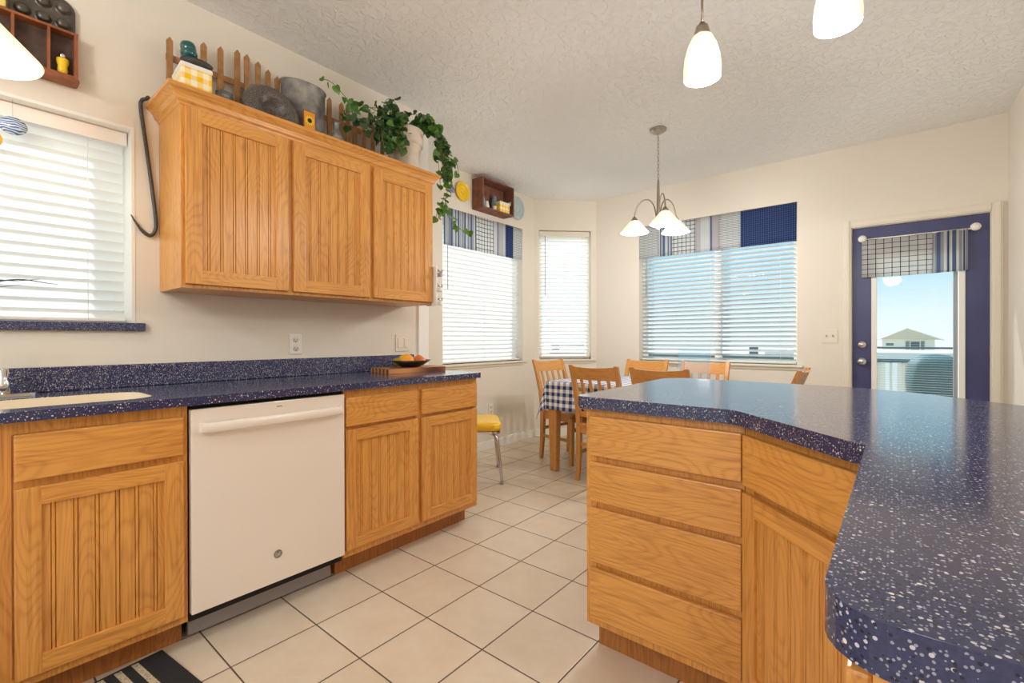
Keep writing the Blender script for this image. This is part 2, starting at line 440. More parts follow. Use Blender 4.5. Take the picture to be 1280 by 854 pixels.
# baseboards
def bb(name, p0, p1):
    p0 = Vector((*p0, 0)); p1 = Vector((*p1, 0)); L = (p1-p0).length; M = Matrix.Translation(p0) @ Matrix.Rotation(math.atan2((p1-p0).y, (p1-p0).x), 4, 'Z')
    b = B(); b.box(0, L, -.012, 0, 0, .07, mat=M); b.box(0, L, -.008, 0, .07, .083, mat=M); struct(b.done(name, WHITE))
bb('baseboard_alcove', (-.595, 2.05), (-.595, 4.145)); bb('baseboard_angled', (-.595, 4.145), (-.08, 4.66))
bb('baseboard_back', (-.08, 4.66), (2.28, 4.66)); bb('baseboard_right', (3.23, 4.64), (3.23, 2.0))

# ------------------------------------------------------------------ windows and blinds
def make_window(n, loc, rz, w, z0, z1, depth, mullion=None, liner=False, sill=True):
    r = struct_root('window_%d' % n, loc, rz); yo = depth-.05; f = .04
    b = B()
    for a in ((0, f, z0, z1), (w-f, w, z0, z1)): b.box(a[0], a[1], yo, yo+.05, a[2], a[3])
    b.box(f, w-f, yo, yo+.05, z0, z0+f); b.box(f, w-f, yo, yo+.05, z1-f, z1)
    if mullion: b.box(mullion-.03, mullion+.03, yo-.005, yo+.045, z0+f, z1-f)
    b.done('window_frame', WHITE, r)
    B().box(f, w-f, yo+.02, yo+.026, z0+f, z1-f).done('window_pane', GLASS, r)
    if liner:
        b = B(); t = .012
        b.box(w-t, w, -.002, yo, z0, z1); b.box(0, t, -.002, yo, z0, z1); b.box(t, w-t, -.002, yo, z1-t, z1); b.done('window_liner', WHITE, r)
    if sill:
        b = B(); b.box(-.04, w+.045, -.035, yo, z0-.022, z0, bev=.004); b.box(-.025, w+.03, -.014, 0, z0-.045, z0-.022); b.done('window_sill', OFFW, r)
    return r
def make_blind(label, loc, rz, w, z0, z1, y, tilt, mat=SLAT, head=WHITE, hh=.045, wand=True, pitch=.0435, valance=0):
    r = thing('window_blind', label, 'blind', loc, rz, 'window blinds')
    B().box(.004, w-.004, y-.03, y+.025, z1-hh, z1-.001, bev=.002).done('headrail', head, r)
    if valance: B().box(.002, w-.002, y-.045, y-.033, z1-valance, z1-.001, bev=.003).done('blind_valance', plain('blind_valance_white', (242, 232, 224), .5), r)
    b = B(); z = z0+.03; W = .025; t = R(tilt)
    while z < z1-hh-.01:
        pts = []
        for k in range(5):
            u = -1+k/2; cz = .0035*(1-u*u)
            # inner (room side, -y) edge raised
            pts.append((y+u*W*math.cos(t)+cz*math.sin(t), z-u*W*math.sin(t)+cz*math.cos(t)))
        def f(a, c, pts=pts):
            k = int(round(c*4)); return Vector((.008+a*(w-.016), pts[k][0], pts[k][1]))
        b.sheet(f, 1, 4)
        z += pitch
    b.done('slats', mat, r)
    B().box(.006, w-.006, y-.024, y+.024, z0, z0+.016, bev=.004).done('bottom_rail', head if head is not WHITE else PLASTIC, r)
    for xx in (.13, w/2, w-.13) if w > .8 else (.1, w-.1):
        B().cyl((xx, y-.027, z0+.01), (xx, y-.027, z1-hh), .0012, seg=6).done('ladder_cord', PLASTIC, r)
    if wand: B().cyl((.07, y-.036, z1-hh), (.07, y-.036, z1-.75), .004, seg=8).done('tilt_wand', GREYM, r)
    return r
# 1 kitchen window over the sink
make_window(1, (0, -.9, 0), 90, 1.312, 1.193, 2.05, .195, liner=True, sill=False)
make_blind('white slatted blind over the sink, nearly closed, in the kitchen window', (0, -.885, 0), 90, 1.283, 1.197, 2.037, .095, 54, valance=.06, wand=False)
ss = B().prism([(-.155, -1.0), (.022, -1.0), (.022, .445), (-.002, .445), (-.002, .408), (-.155, .408)], 1.157, 1.192).done('window_sill_ledge', STONE); bevmod(ss, .004)
ss.name = 'window_sill'; tag(ss, 'navy speckled ledge under the kitchen window over the sink', 'sill')
# 2 alcove window
make_window(2, (-.595, 2.745, 0), 90, 1.185, .88, 2.335, .155)
make_blind('white slatted blind left of the corner, under the patchwork valance with windowpane check', (-.595, 2.752, 0), 90, 1.15, .885, 2.33, .05, 50)
# 3 narrow angled window
c45 = math.cos(R(45))
make_window(3, (-.595+.055*c45, 4.145+.055*c45, 0), 45, .61, .88, 2.37, .155)
make_blind('narrow white slatted blind in the angled corner window, with no valance', (-.595+.06*c45, 4.145+.06*c45, 0), 45, .60, .90, 2.365, .06, 44, head=OFFW, hh=.06)
# 4 back window
make_window(4, (.448, 4.66, 0), 0, 1.487, .88, 2.333, .155, mullion=.79)
make_blind('wide half-open blind with slats coloured grey for backlit shade, behind the dining table', (.452, 4.66, 0), 0, 1.479, .885, 2.33, .055, 27, mat=SLAT_SHADED)

def make_valance(label, loc, rz, w, z0, z1, panels, y=-.006):
    r = thing('window_valance', label, 'valance', loc, rz, 'patchwork window valances')
    for x0, x1, k, lab in panels:
        def f(u, v, x0=x0, x1=x1):
            x = x0+u*(x1-x0); return Vector((x, y+.004*math.sin(x*26)*(1-v*.7), z0+v*(z1-z0)))
        b = B(); b.sheet(f, max(2, int((x1-x0)/.02)), 6, th=.003); b.done('fabric_panel', FAB[k], r, label=lab)
    B().cyl((0.0, y+.012, z1-.012), (w, y+.012, z1-.012), .006, seg=8).done('curtain_rod', WHITE, r)
    return r
make_valance('patchwork valance of blue stripes and windowpane check on the window left of the corner', (-.595, 2.755, 0), 90, 1.14, 1.985, 2.332,
    [(0, .42, 'stripe', 'grey and blue striped panel'), (.42, .68, 'check', 'white panel with dark windowpane check'), (.68, .87, 'wide', 'off-white panel with blue stripe'), (.87, 1.0, 'blue', 'deep blue checked panel'), (1.0, 1.14, 'thin', 'white panel with thin horizontal lines')])
make_valance('wide patchwork valance ending in a deep blue check, on the back window', (.452, 4.66, 0), 0, 1.479, 1.985, 2.328,
    [(0, .22, 'thin', 'white panel with thin horizontal lines'), (.22, .36, 'stripe', 'grey and blue striped panel'), (.36, .60, 'check', 'white panel with windowpane check'), (.60, .83, 'wide', 'off-white panel with blue stripes'), (.83, 1.02, 'thin', 'white panel with thin horizontal lines'), (1.02, 1.479, 'blue', 'deep blue checked panel')])

# ------------------------------------------------------------------ back door
dr = struct_root('door_1', (2.33, 4.685, 0))
b = B(); W, Hh = .812, 2.03; gx0, gx1, gz0, gz1 = .128, .683, .30, 1.80
b.box(0, gx0, 0, .04, .01, Hh); b.box(gx1, W, 0, .04, .01, Hh); b.box(gx0, gx1, 0, .04, .01, gz0); b.box(gx0, gx1, 0, .04, gz1, Hh)
b.done('door_leaf', NAVY, dr)
b = B(); t = .036
for a in ((gx0, gx0+t, gz0, gz1), (gx1-t, gx1, gz0, gz1), (gx0+t, gx1-t, gz0, gz0+t), (gx0+t, gx1-t, gz1-t, gz1)): b.box(a[0], a[1], -.012, .045, a[2], a[3], bev=.003)
b.done('glass_frame', WHITE, dr)
B().box(gx0+t, gx1-t, .008, .012, gz0+t, gz1-t).done('door_pane', GLASS, dr)
b = B(); z = gz0+t+.01
while z < gz1-t-.005:
    b.box(gx0+t+.002, gx1-t-.030, .020, .030, z, z+.0008); z += .0185
b.done('door_blind', SLAT, dr)
for z in (1.83, 1.02, .2): B().cyl((W+.004, -.004, z-.045), (W+.004, -.004, z+.045), .008, seg=10).done('hinge', NICKEL, dr)
for z, nm in ((1.064, 'deadbolt'), (.925, 'door_knob')):
    m = Matrix.Translation((.065, 0, z)) @ Matrix.Rotation(R(90), 4, 'X')
    b = B(); b.lathe([(0, 0), (.033, 0), (.033, .008), (.028, .014), (.012, .016), (.012, .03), (.024, .034), (.028, .046), (.024, .056), (.010, .06), (0, .06)] if nm == 'door_knob' else [(0, 0), (.033, 0), (.032, .01), (.024, .016), (.018, .022), (.0, .022)], mat=m)
    b.done(nm, CHROME, dr)
# casing round the door
b = B(); z1 = 2.04
for x0, x1, za, zb in ((2.272, 2.325, 0, 2.095), (3.145, 3.205, 0, 2.095)):
    b.box(x0, x1, 4.640, 4.66, za, zb, bev=.004); b.box(x0+.012, x1-.012, 4.634, 4.645, za, zb, bev=.003)
b.box(2.325, 3.145, 4.640, 4.66, 2.035, 2.095, bev=.004); b.box(2.325, 3.145, 4.634, 4.645, 2.047, 2.083, bev=.003)
b.box(2.322, 2.331, 4.66, 4.80, 0, 2.04); b.box(3.142, 3.152, 4.66, 4.80, 0, 2.04); b.box(2.331, 3.142, 4.66, 4.80, 2.031, 2.04)
struct(b.done('trim_2', OFFW))
# storm door frame outside
b = B()
for x0, x1 in ((2.335, 2.40), (2.955, 3.14)): b.box(x0, x1, 4.775, 4.80, 0, 2.03)
b.box(2.40, 2.955, 4.775, 4.80, 1.93, 2.03); b.box(2.40, 2.955, 4.775, 4.80, 0, .25)
struct(b.done('door_2', GREYM))
# door valance
r = thing('door_valance', 'check and striped valance hung on a rod across the navy back door', 'valance', (2.33, 4.66, 0))
def dv(x0, x1):
    def f(u, v):
        x = x0+u*(x1-x0); return Vector((x, -.012+.005*math.sin(x*40)*(1-v*.6), 1.618+v*.31-.006*math.sin(x*5)))
    return f
B().sheet(dv(.065, .50), 22, 6, th=.003).done('fabric_panel', FAB['bigcheck'], r, label='white panel with navy windowpane check')
B().sheet(dv(.50, .695), 14, 6, th=.003).done('fabric_panel', FAB['stripe'], r, label='grey and blue striped panel')
B().cyl((.06, -.004, 1.925), (.745, -.004, 1.925), .007, seg=10).done('curtain_rod', WHITE, r)
for x in (.07, .735):
    m = Matrix.Translation((x, 0, 1.935)) @ Matrix.Rotation(R(90), 4, 'X')
    B().lathe([(0, -.024), (.012, -.024), (.012, .0), (.026, .004), (.03, .012), (.024, .022), (.012, .027), (0, .028)], mat=m).done('rod_knob', PLASTIC, r)

# ------------------------------------------------------------------ cabinets
def door_bm(w, h, sw=.056, th=.019):
    b = B()
    b.box(0, sw, -th, 0, 0, h, bev=.003); b.box(w-sw, w, -th, 0, 0, h, bev=.003)
    return b
def make_door(parent, x, z, w, h, oy=0.0, sw=.056, name='door'):
    """frame of stiles (grain up) and rails (grain across) with a beaded panel"""
    th = .019
    b = B(); b.box(x, x+sw, oy-th, oy, z, z+h, bev=.0025); b.box(x+w-sw, x+w, oy-th, oy, z, z+h, bev=.0025); n0 = len(b.bm.faces)
    b.box(x+sw-.001, x+w-sw+.001, oy-th+.0003, oy, z, z+sw, bev=.0015); b.box(x+sw-.001, x+w-sw+.001, oy-th+.0003, oy, z+h-sw, z+h, bev=.0015)
    b.bm.faces.ensure_lookup_table()
    for fc in b.bm.faces[n0:]: fc.material_index = 1
    d = b.done(name, OAK['z'], parent); d.data.materials.append(OAK['x'])
    # beaded panel with real double grooves
    pw = w-2*sw; y0 = oy-th+.009; prof = [(0, 0)]
    n = max(3, round(pw/.0508)); st = pw/n
    for k in range(n):
        c = st*(k+.5)
        for q, dd in ((c-.0065, 0), (c-.0048, .0045), (c-.003, 0), (c+.003, 0), (c+.0048, .0045), (c+.0065, 0)): prof.append((q, dd))
    prof.append((pw, 0))
    t = bmesh.new(); lo = []; hi = []
    for q, dd in prof:
        lo.append(t.verts.new((x+sw+q, y0+dd, z+sw-.002))); hi.append(t.verts.new((x+sw+q, y0+dd, z+h-sw+.002)))
    for i in range(len(prof)-1): t.faces.new((lo[i], lo[i+1], hi[i+1], hi[i]))
    b = B(); b._merge(t); b.box(x+sw-.003, x+w-sw+.003, y0+.0055, oy-.001, z+sw-.003, z+h-sw+.003); b.done('panel', OAK['z'], d)
    return d
def make_drawer(parent, x, z, w, h, oy=0.0):
    return B().box(x, x+w, oy-.019, oy, z, z+h, bev=.004, seg=2).done('drawer', OAK['x'], parent)
def base_cabinet(label, loc, rz, w, depth, fronts, toe=(.0, None), toe_d=.076, cat='cabinet', grp=None, side=OAK['z'], hollow=False, top=.872):
    r = thing('base_cabinet', label, cat, loc, rz, grp)
    b = B()
    if hollow:
        b.box(0, .018, .019, depth, .10, top); b.box(w-.018, w, .019, depth, .10, top); b.box(.018, w-.018, .019, depth, .10, .118); b.box(.018, w-.018, depth-.012, depth, .118, top)
    else: b.box(.0, w, .019, depth, .10, top)
    b.done('carcass', side, r)
    b = B()
    b.box(0, w, 0, .019, .10, .135); b.box(0, w, 0, .019, .845, top); b.box(0, .04, 0, .019, .135, .845); b.box(w-.04, w, 0, .019, .135, .845)
    for f in fronts:
        if f[0] == 'stile': b.box(f[1], f[2], 0, .019, .135, .845)
    b.box(.04, w-.04, .004, .018, .135, .845)
    b.done('face_frame', OAK['z'], r)
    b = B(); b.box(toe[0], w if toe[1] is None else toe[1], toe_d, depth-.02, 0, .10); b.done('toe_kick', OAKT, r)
    for f in fronts:
        if f[0] == 'door': make_door(r, *f[1:])
        if f[0] == 'drawer': make_drawer(r, *f[1:])
    return r
# left run; local X runs along +y, front faces +x
base_cabinet('oak sink cabinet left of the white dishwasher, with false drawer front', (.611, -.49, 0), 90, .925, .60,
    [('drawer', .50-.452, .708, .40, .137), ('door', .048, .130, .40, .556), ('drawer', .499, .708, .411, .137), ('door', .499, .130, .411, .556), ('stile', .45, .495)], hollow=True, top=.8825)
base_cabinet('oak base cabinet right of the dishwasher, two drawers over two beaded doors', (.611, 1.047, 0), 90, .888, .60,
    [('drawer', .006, .712, .419, .136), ('door', .006, .134, .419, .562), ('drawer', .452, .712, .423, .136), ('door', .452, .134, .423, .562), ('stile', .42, .46)], toe=(0, .86), top=.8825)
# dishwasher
d = thing('dishwasher', 'white dishwasher with bar handle between the oak base cabinets', 'dishwasher', (.611, .437, 0), 90)
B().box(.004, .606, .01, .58, .09, .88).done('tub', DARK, d)
bevmod(B().box(.004, .604, -.022, .008, .125, .866).done('door', APPL, d), .003)
b = B()
def hb(u, v):
    x = .03+u*.55; bow = .012*math.sin(math.pi*u); a = v*2*math.pi
    sy = .009; sz = .02
    return Vector((x, -.040-bow-.002+sy*math.cos(a), .797+sz*math.sin(a)*(1 if abs(math.sin(a)) < .9 else .95)))
b.sheet(hb, 24, 16)
for x in (.03, .56): b.box(x, x+.02, -.045, -.02, .780, .815, bev=.004)
b.done('handle', APPL, d)
B().box(.02, .59, .078, .10, .004, .088, bev=.002).done('toe_panel', GREYM, d)
m = Matrix.Translation((.305, -.0225, .24)) @ Matrix.Rotation(R(90), 4, 'X')
bd = B(); bd.lathe([(0, 0), (.0165, 0), (.0165, .0015), (.015, .0025), (0, .0025)], mat=m); bd = bd.done('badge', plain('badge_grey', (140, 132, 128), .3, metal=.4), d)
b = B()
b.tube([(.299, -.0255, .247), (.295, -.0255, .24), (.299, -.0255, .233), (.304, -.0255, .236), (.304, -.0255, .241), (.301, -.0255, .2405)], .0007, seg=6, sub=4)
b.tube([(.315, -.0255, .246), (.309, -.0255, .246), (.308, -.0255, .241), (.312, -.0255, .2405), (.308, -.0255, .239), (.308, -.0255, .234), (.315, -.0255, .234)], .0007, seg=6, sub=4)
b.done('badge_script', PLASTIC, bd)
B().box(.303, .323, -.0228, -.0215, .843, .8455).done('vent_mark', DARK, d)
# counter with sink cut-out
hole = round_poly([(.215, -.42), (.55, -.42), (.55, .366), (.215, .366)], .09)
b = B(); b.prism(round_poly([(.001, -.9), (.648, -.9), (.648, 1.947), (.001, 1.947)], [0, 0, .02, 0]), .883, .914, holes=[hole])
ct = bevmod(b.done('countertop', STONE), .006, 3); tag(ct, 'navy speckled countertop along the left wall, over the dishwasher', 'countertop')
b = B(); b.box(.001, .021, -.9, 1.93, .9145, 1.012, bev=.003); bs = b.done('backsplash', STONE); tag(bs, 'low navy speckled backsplash strip along the left wall', 'backsplash')
# sink
sk = thing('kitchen_sink', 'cream undermount sink set in the left countertop', 'sink', (.38, -.03, 0))
hl = [(p[0]-.38, p[1]+.03) for p in hole]
def ring(k, z): return [(p[0]*k, p[1]*k, z) for p in hl]
t = bmesh.new(); prev = None
for k, z in ((.999, .911), (.998, .900), (.985, .87), (.96, .74), (.9, .715), (.5, .71)):
    cur = [t.verts.new(p) for p in ring(k, z)]
    if prev:
        for i in range(len(cur)):
            f = t.faces.new((prev[i], prev[(i+1) % len(cur)], cur[(i+1) % len(cur)], cur[i])); f.smooth = True
    prev = cur
t.faces.new(prev); b = B(); b._merge(t); b.done('basin', CREAM, sk)
B().lathe([(0, .713), (.04, .713), (.045, .716), (.04, .712)]).done('drain', CHROME, sk)
fc = thing('kitchen_faucet', 'chrome faucet and base plate behind the cream sink', 'faucet', (.125, -.02, .9145))
b = B(); b.prism(round_poly([(-.028, -.12), (.028, -.12), (.028, .12), (-.028, .12)], .027), 0, .012); bevmod(b.done('base_plate', CHROME, fc), .003)
B().tube([(0, 0, .01), (0, 0, .10), (.02, -.01, .2), (.1, -.02, .235), (.17, -.03, .19)], .013, sub=6).done('spout', CHROME, fc)
B().lathe([(0, 0), (.022, 0), (.02, .04), (.014, .055), (.016, .09), (0, .095)], c=(0, .033, .01)).done('lever', CHROME, fc)

# ------------------------------------------------------------------ upper cabinets
u = thing('wall_cabinet', 'three-door honey oak wall cabinet with crown moulding, left wall', 'cabinet', (.3055, .500, 0), 90)
b = B(); b.box(0, 1.342, .019, .303, 1.336, 2.098); b.done('carcass', OAK['z'], u)
b = B()
for x0, x1 in ((0, .04), (.43, .462), (.88, .91), (1.30, 1.342)): b.box(x0, x1, 0, .019, 1.336, 2.098)
b.box(.04, 1.30, .001, .018, 1.337, 2.097); b.done('face_frame', OAK['z'], u)
for x, w in ((.013, .419), (.457, .425), (.909, .428)): make_door(u, x, 1.352, w, .738, sw=.060)
# crown: profile (out, z) mitred round three sides
prof = [(.0, 2.092), (.004, 2.096), (.006, 2.104), (.013, 2.112), (.018, 2.130), (.030, 2.146), (.037, 2.152), (.037, 2.166), (.026, 2.166), (-.004, 2.10)]
t = bmesh.new(); rings = []
for o_, z in prof:
    rings.append([t.verts.new(p) for p in ((-o_*1.35, .302, z), (-o_*1.35, -o_, z), (1.342+o_*1.35, -o_, z), (1.342+o_*1.35, .302, z))])
for i in range(len(rings)):
    a, c = rings[i], rings[(i+1) % len(rings)]
    for k in range(3): t.faces.new((a[k], a[k+1], c[k+1], c[k]))
t.faces.new([r_[0] for r_ in rings]); t.faces.new([r_[3] for r_ in rings][::-1])
bmesh.ops.recalc_face_normals(t, faces=t.faces[:]); b = B(); b._merge(t); b.done('crown_moulding', OAK['x'], u)
TOP = 2.099

# ------------------------------------------------------------------ peninsula
base_cabinet('oak cabinet of four wide drawers at the left end of the peninsula', (1.731, 1.345, 0), 0, .524, .60,
    [('drawer', .022, .706, .497, .140), ('drawer', .022, .545, .497, .140), ('drawer', .022, .331, .497, .193), ('drawer', .022, .131, .497, .178)], toe=(.02, None), toe_d=.054, grp='peninsula cabinets')
base_cabinet('oak diagonal corner cabinet with one drawer over a beaded door', (2.257, 1.343, 0), -45, .443, .25,
    [('drawer', .012, .700, .42, .146), ('door', .012, .131, .42, .55)], grp='peninsula cabinets', toe_d=.054)
base_cabinet('oak cabinet under the near end of the peninsula, facing the aisle', (2.572, 1.024, 0), -90, .69, .655,
    [('door', .03, .131, .30, .55), ('drawer', .03, .700, .30, .146), ('door', .36, .131, .30, .55), ('drawer', .36, .700, .30, .146)], grp='peninsula cabinets')
pc = bpy.data.objects.new('x', None)
b = B(); b.prism([(2.262, 1.93), (2.58, 1.93), (3.22, 1.93-.33), (3.22, 1.04), (2.95, 1.04), (2.262, 1.73)], .10, .872)
cn = b.done('corner_carcass', OAK['z']); cn.name = 'corner_cabinet'; tag(cn, 'oak carcass filling the inner corner of the peninsula', 'cabinet')
outer = [(1.70, 1.316), (2.232, 1.316), (2.545, 1.003), (2.538, .318), (3.228, .318), (3.228, 1.63), (2.90, 1.945), (2.64, 2.20), (2.44, 2.285), (1.76, 2.315), (1.672, 2.235)]
b = B(); b.prism(round_poly(outer, [.03, .06, .0, .05, 0, 0, .1, .1, .1, .06, .06], 7), .8725, .914)
pt = bevmod(b.done('countertop', STONE), .014, 5); tag(pt, 'large angled navy speckled countertop on the peninsula at right', 'countertop')

# ------------------------------------------------------------------ rug
rg = thing('kitchen_rug', 'black woven rug with cream stripes in front of the sink cabinet', 'rug', (.555, .372, 0), 0, rot=(0, 0, R(97)))
b = B()
def rf(u_, v_): return Vector((-1.0+u_*1.0, -.52+v_*.52+0, .008+.001*math.sin(u_*60)))
b.box(-.95, 0, -.56, -.0, .001, .009, bev=.003); o = b.done('rug_pile', RUG, rg)
bpy.data.objects.remove(rg); o.name = 'kitchen_rug'; o.location = (.555, .372, 0); o.rotation_euler = (0, 0, R(97))
tag(o, 'black woven rug with cream stripes in front of the sink cabinet', 'rug')

# ------------------------------------------------------------------ outlets and switches (local X along wall, -Y towards the room)
def plate(name, label, loc, rz, w, h, kind, mat=PLASTIC):
    r = thing(name, label, 'outlet' if name == 'power_outlet' else 'switch', loc, rz)
    B().box(0, w, -.006, 0, 0, h, bev=.002).done('cover_plate', mat, r)
    if kind == 'outlet':
        for z in (h*.29, h*.71):
            m = Matrix.Translation((w/2, -.006, z)) @ Matrix.Rotation(R(90), 4, 'X')
            s_ = B(); s_.lathe([(0, 0), (.016, 0), (.015, .002), (0, .002)], mat=m); s_ = s_.done('socket', IVORY, r)
            b = B(); b.box(w/2-.007, w/2-.005, -.0088, -.0079, z-.002, z+.007); b.box(w/2+.005, w/2+.007, -.0088, -.0079, z-.002, z+.007); b.cyl((w/2, -.0088, z-.008), (w/2, -.0079, z-.008), .0022, seg=8); b.done('slot', DARK, s_)
    elif kind == 'rocker':
        for x in (w*.27, w*.73):
            B().box(x-.016, x+.016, -.010, -.005, h*.22, h*.78, bev=.002).done('rocker', IVORY, r)
    else:
        for x in (w*.3, w*.7):
            B().box(x-.004, x+.004, -.018, -.005, h*.46, h*.6, bev=.001).done('toggle', GREYM, r)
    return r
plate('power_outlet', 'white double outlet above the backsplash over the dishwasher', (0, 1.081, 1.036), 90, .07, .112, 'outlet')
plate('light_switch', 'ivory double rocker switch plate behind the fruit bowl', (0, 1.788, 1.035), 90, .112, .114, 'rocker', IVORY)
plate('light_switch', 'off-white double toggle switch plate left of the back door', (2.118, 4.66, 1.076), 0, .114, .117, 'toggle', IVORY)
plate('power_outlet', 'white low outlet on the wall above the yellow stool', (-.595, 3.36, .34), 90, .07, .112, 'outlet')

# ------------------------------------------------------------------ fruit bowl and board
cb = B(); cb.prism(round_poly([(.075, 1.545), (.305, 1.515), (.345, 1.93), (.115, 1.955)], .012), .9145, .941)
o = bevmod(cb.done('cutting_board', BOARD), .004); tag(o, 'striped wooden cutting board on the left counter under the fruit bowl', 'board')
bw = B(); BX, BY = .20, 1.755
bw.lathe([(0, 0), (.05, 0), (.10, .018), (.135, .046), (.139, .047), (.104, .014), (.05, -.0), (.05, .006), (.0, .006)] if 0 else [(0, 0), (.055, 0), (.09, .016), (.128, .044), (.132, .044), (.094, .020), (.055, .006), (0, .006)], c=(BX, BY, .9412), seg=36)
o = bw.done('fruit_bowl', BLACK); tag(o, 'shallow black bowl of fruit on the wooden board', 'bowl')
def fruit(name, lab, mat, c, r, sc, rz=0):
    b = B(); b.sphere((0, 0, 0), r, sc); b.cyl((0, 0, r*sc[2]*.95), (.002, 0, r*sc[2]+.006), .0015, seg=6)
    o = b.done(name, mat); o.location = c; o.rotation_euler = (R(12), R(8), R(rz)); tag(o, lab, 'fruit', 'fruit in the black bowl')
fruit('mango', 'yellow-orange mango at the front left of the black bowl', ORANGE, (BX+.028, BY-.048, .982), .038, (1.25, .95, .85), 70)
fruit('mango', 'orange mango in the middle of the black bowl', ORANGE, (BX-.040, BY+.002, .986), .040, (1.2, .95, .9), 40)
fruit('peach', 'reddish peach at the right of the black bowl', APPLE, (BX-.005, BY+.074, .981), .034, (1, 1, .95), 10)
fruit('peach', 'orange-red peach in front of the other one in the black bowl', APPLE, (BX+.062, BY+.035, .978), .031, (1, 1, .95), 100)
fruit('pear', 'green-yellow pear low at the front left of the bowl', GREENF, (BX-.02, BY-.083, .977), .027, (1.1, .9, .85), 20)

# ------------------------------------------------------------------ pendants
def pendant(label, x, y, zb, h=.150, rb=.060, group='glass bell pendant lights over the peninsula', rodl=.10):
    r = thing('pendant_lamp', label, 'lamp', (x, y, zb), 0, group)
    prof = [(rb, 0), (rb*1.02, .006), (rb*1.03, .03), (rb*.97, .07), (rb*.80, .11), (rb*.55, .142), (rb*.30, h), (rb*.30-.003, h-.002), (rb*.52, .138), (rb*.77, .106), (rb*.94, .066), (rb*1.0, .03), (rb*.985, .004), (rb, 0)]
    B().lathe(prof, seg=36).done('lamp_shade', SHADE, r)
    B().sphere((0, 0, h*.55), .026, (1, 1, 1.3)).done('bulb', BULB, r)
    B().lathe([(0, h-.014), (.027, h-.014), (.027, h+.004), (.022, h+.022), (.020, h+.030), (.010, h+.034), (.010, h+.042), (0, h+.042)]).done('socket_cup', NICKEL, r)
    B().cyl((0, 0, h+.04), (0, 0, h+.04+rodl), .0042, seg=10).done('rod', NICKEL, r)
    B().cyl((0, 0, h+.04+rodl), (0, 0, H-zb-.02), .0022, seg=8).done('cord', plain('cord_%d' % int(x*100), (190, 170, 130), .6), r)
    B().lathe([(0, H-zb), (.06, H-zb), (.058, H-zb-.012), (.04, H-zb-.022), (0, H-zb-.024)]).done('canopy', NICKEL, r)
    return r
PEND = [(2.073, 1.55, 2.025), (2.46, 1.555, 2.045)]
pendant('glass bell pendant lamp nearer the middle of the ceiling', *PEND[0])
pendant('glass bell pendant lamp cut off by the top of the photo', *PEND[1])
# cone pendant over the sink
r = thing('pendant_lamp', 'white cone pendant lamp at the top left over the sink', 'lamp', (.40, -.062, 2.0))
B().lathe([(.155, 0), (.158, .006), (.05, .125), (.03, .14), (.027, .138), (.047, .12), (.152, .004), (.155, 0)], seg=40).done('lamp_shade', SHADEW, r)
B().sphere((0, 0, .06), .028).done('bulb', BULB, r)
B().lathe([(0, .13), (.03, .13), (.03, .165), (.018, .18), (0, .182)]).done('socket_cup', NICKEL, r)
B().cyl((0, 0, .18), (0, 0, H-2.0-.02), .0035, seg=8).done('rod', NICKEL, r)
B().lathe([(0, H-2.0), (.06, H-2.0), (.055, H-2.02), (0, H-2.024)]).done('canopy', NICKEL, r)

# ------------------------------------------------------------------ chandelier
cx, cy = 1.20, 3.328
r = thing('chandelier', 'brushed nickel chandelier with three lit glass cones over the dining table', 'chandelier', (cx, cy, 0))
B().lathe([(0, H), (.062, H), (.06, H-.012), (.04, H-.026), (.012, H-.032), (0, H-.034)], seg=28).done('canopy', NICKEL, r)
b = B(); z = H-.03; k = 0
while z > 2.33:
    a = k*90; ca, sa = math.cos(R(a)), math.sin(R(a)); lk = []
    for q in range(10):
        an = 2*math.pi*q/10; lk.append((.007*math.cos(an)*ca, .007*math.cos(an)*sa, z-.016+.016*math.sin(an)))
    b.tube(lk, .0018, seg=6, closed=True); z -= .026; k += 1
b.done('chain', NICKEL, r)
B().lathe([(0, 2.335), (.006, 2.335), (.009, 2.31), (.012, 2.16), (.014, 2.02), (.02, 2.0), (.016, 1.985), (.02, 1.975), (.006, 1.955), (0, 1.95)], seg=16).done('column', NICKEL, r)
# arm directions: two sideways, one toward the camera
vdir = Vector((2.5826-cx, -.109-cy, 0)).normalized(); base_ang = math.degrees(math.atan2(vdir.y, vdir.x))
for da in (15, -105, 135):
    a = R(base_ang+da); ca, sa = math.cos(a), math.sin(a); L = .185
    arm = B().tube([(q*ca, q*sa, z) for q, z in ((.012, 2.03), (.03, 2.13), (.065, 2.185), (.11, 2.195), (.155, 2.165), (L-.003, 2.10), (L, 2.055))], .0052, sub=6).done('arm', NICKEL, r)
    M = Matrix.Translation((L*ca, L*sa, 0))
    b = B(); b.lathe([(0, 2.075), (.01, 2.075), (.026, 2.052), (.03, 2.035), (0, 2.035)], mat=M); b.done('socket_cup', NICKEL, arm)
    b = B(); b.lathe([(.030, 2.042), (.045, 2.028), (.075, 1.992), (.106, 1.954), (.108, 1.950), (.104, 1.952), (.073, 1.988), (.042, 2.024), (.027, 2.038), (.030, 2.042)], mat=M, seg=36); b.done('lamp_shade', SHADE, arm)
    b = B(); b.sphere((L*ca, L*sa, 1.995), .024, (1, 1, 1.2)); b.done('bulb', BULB, arm)

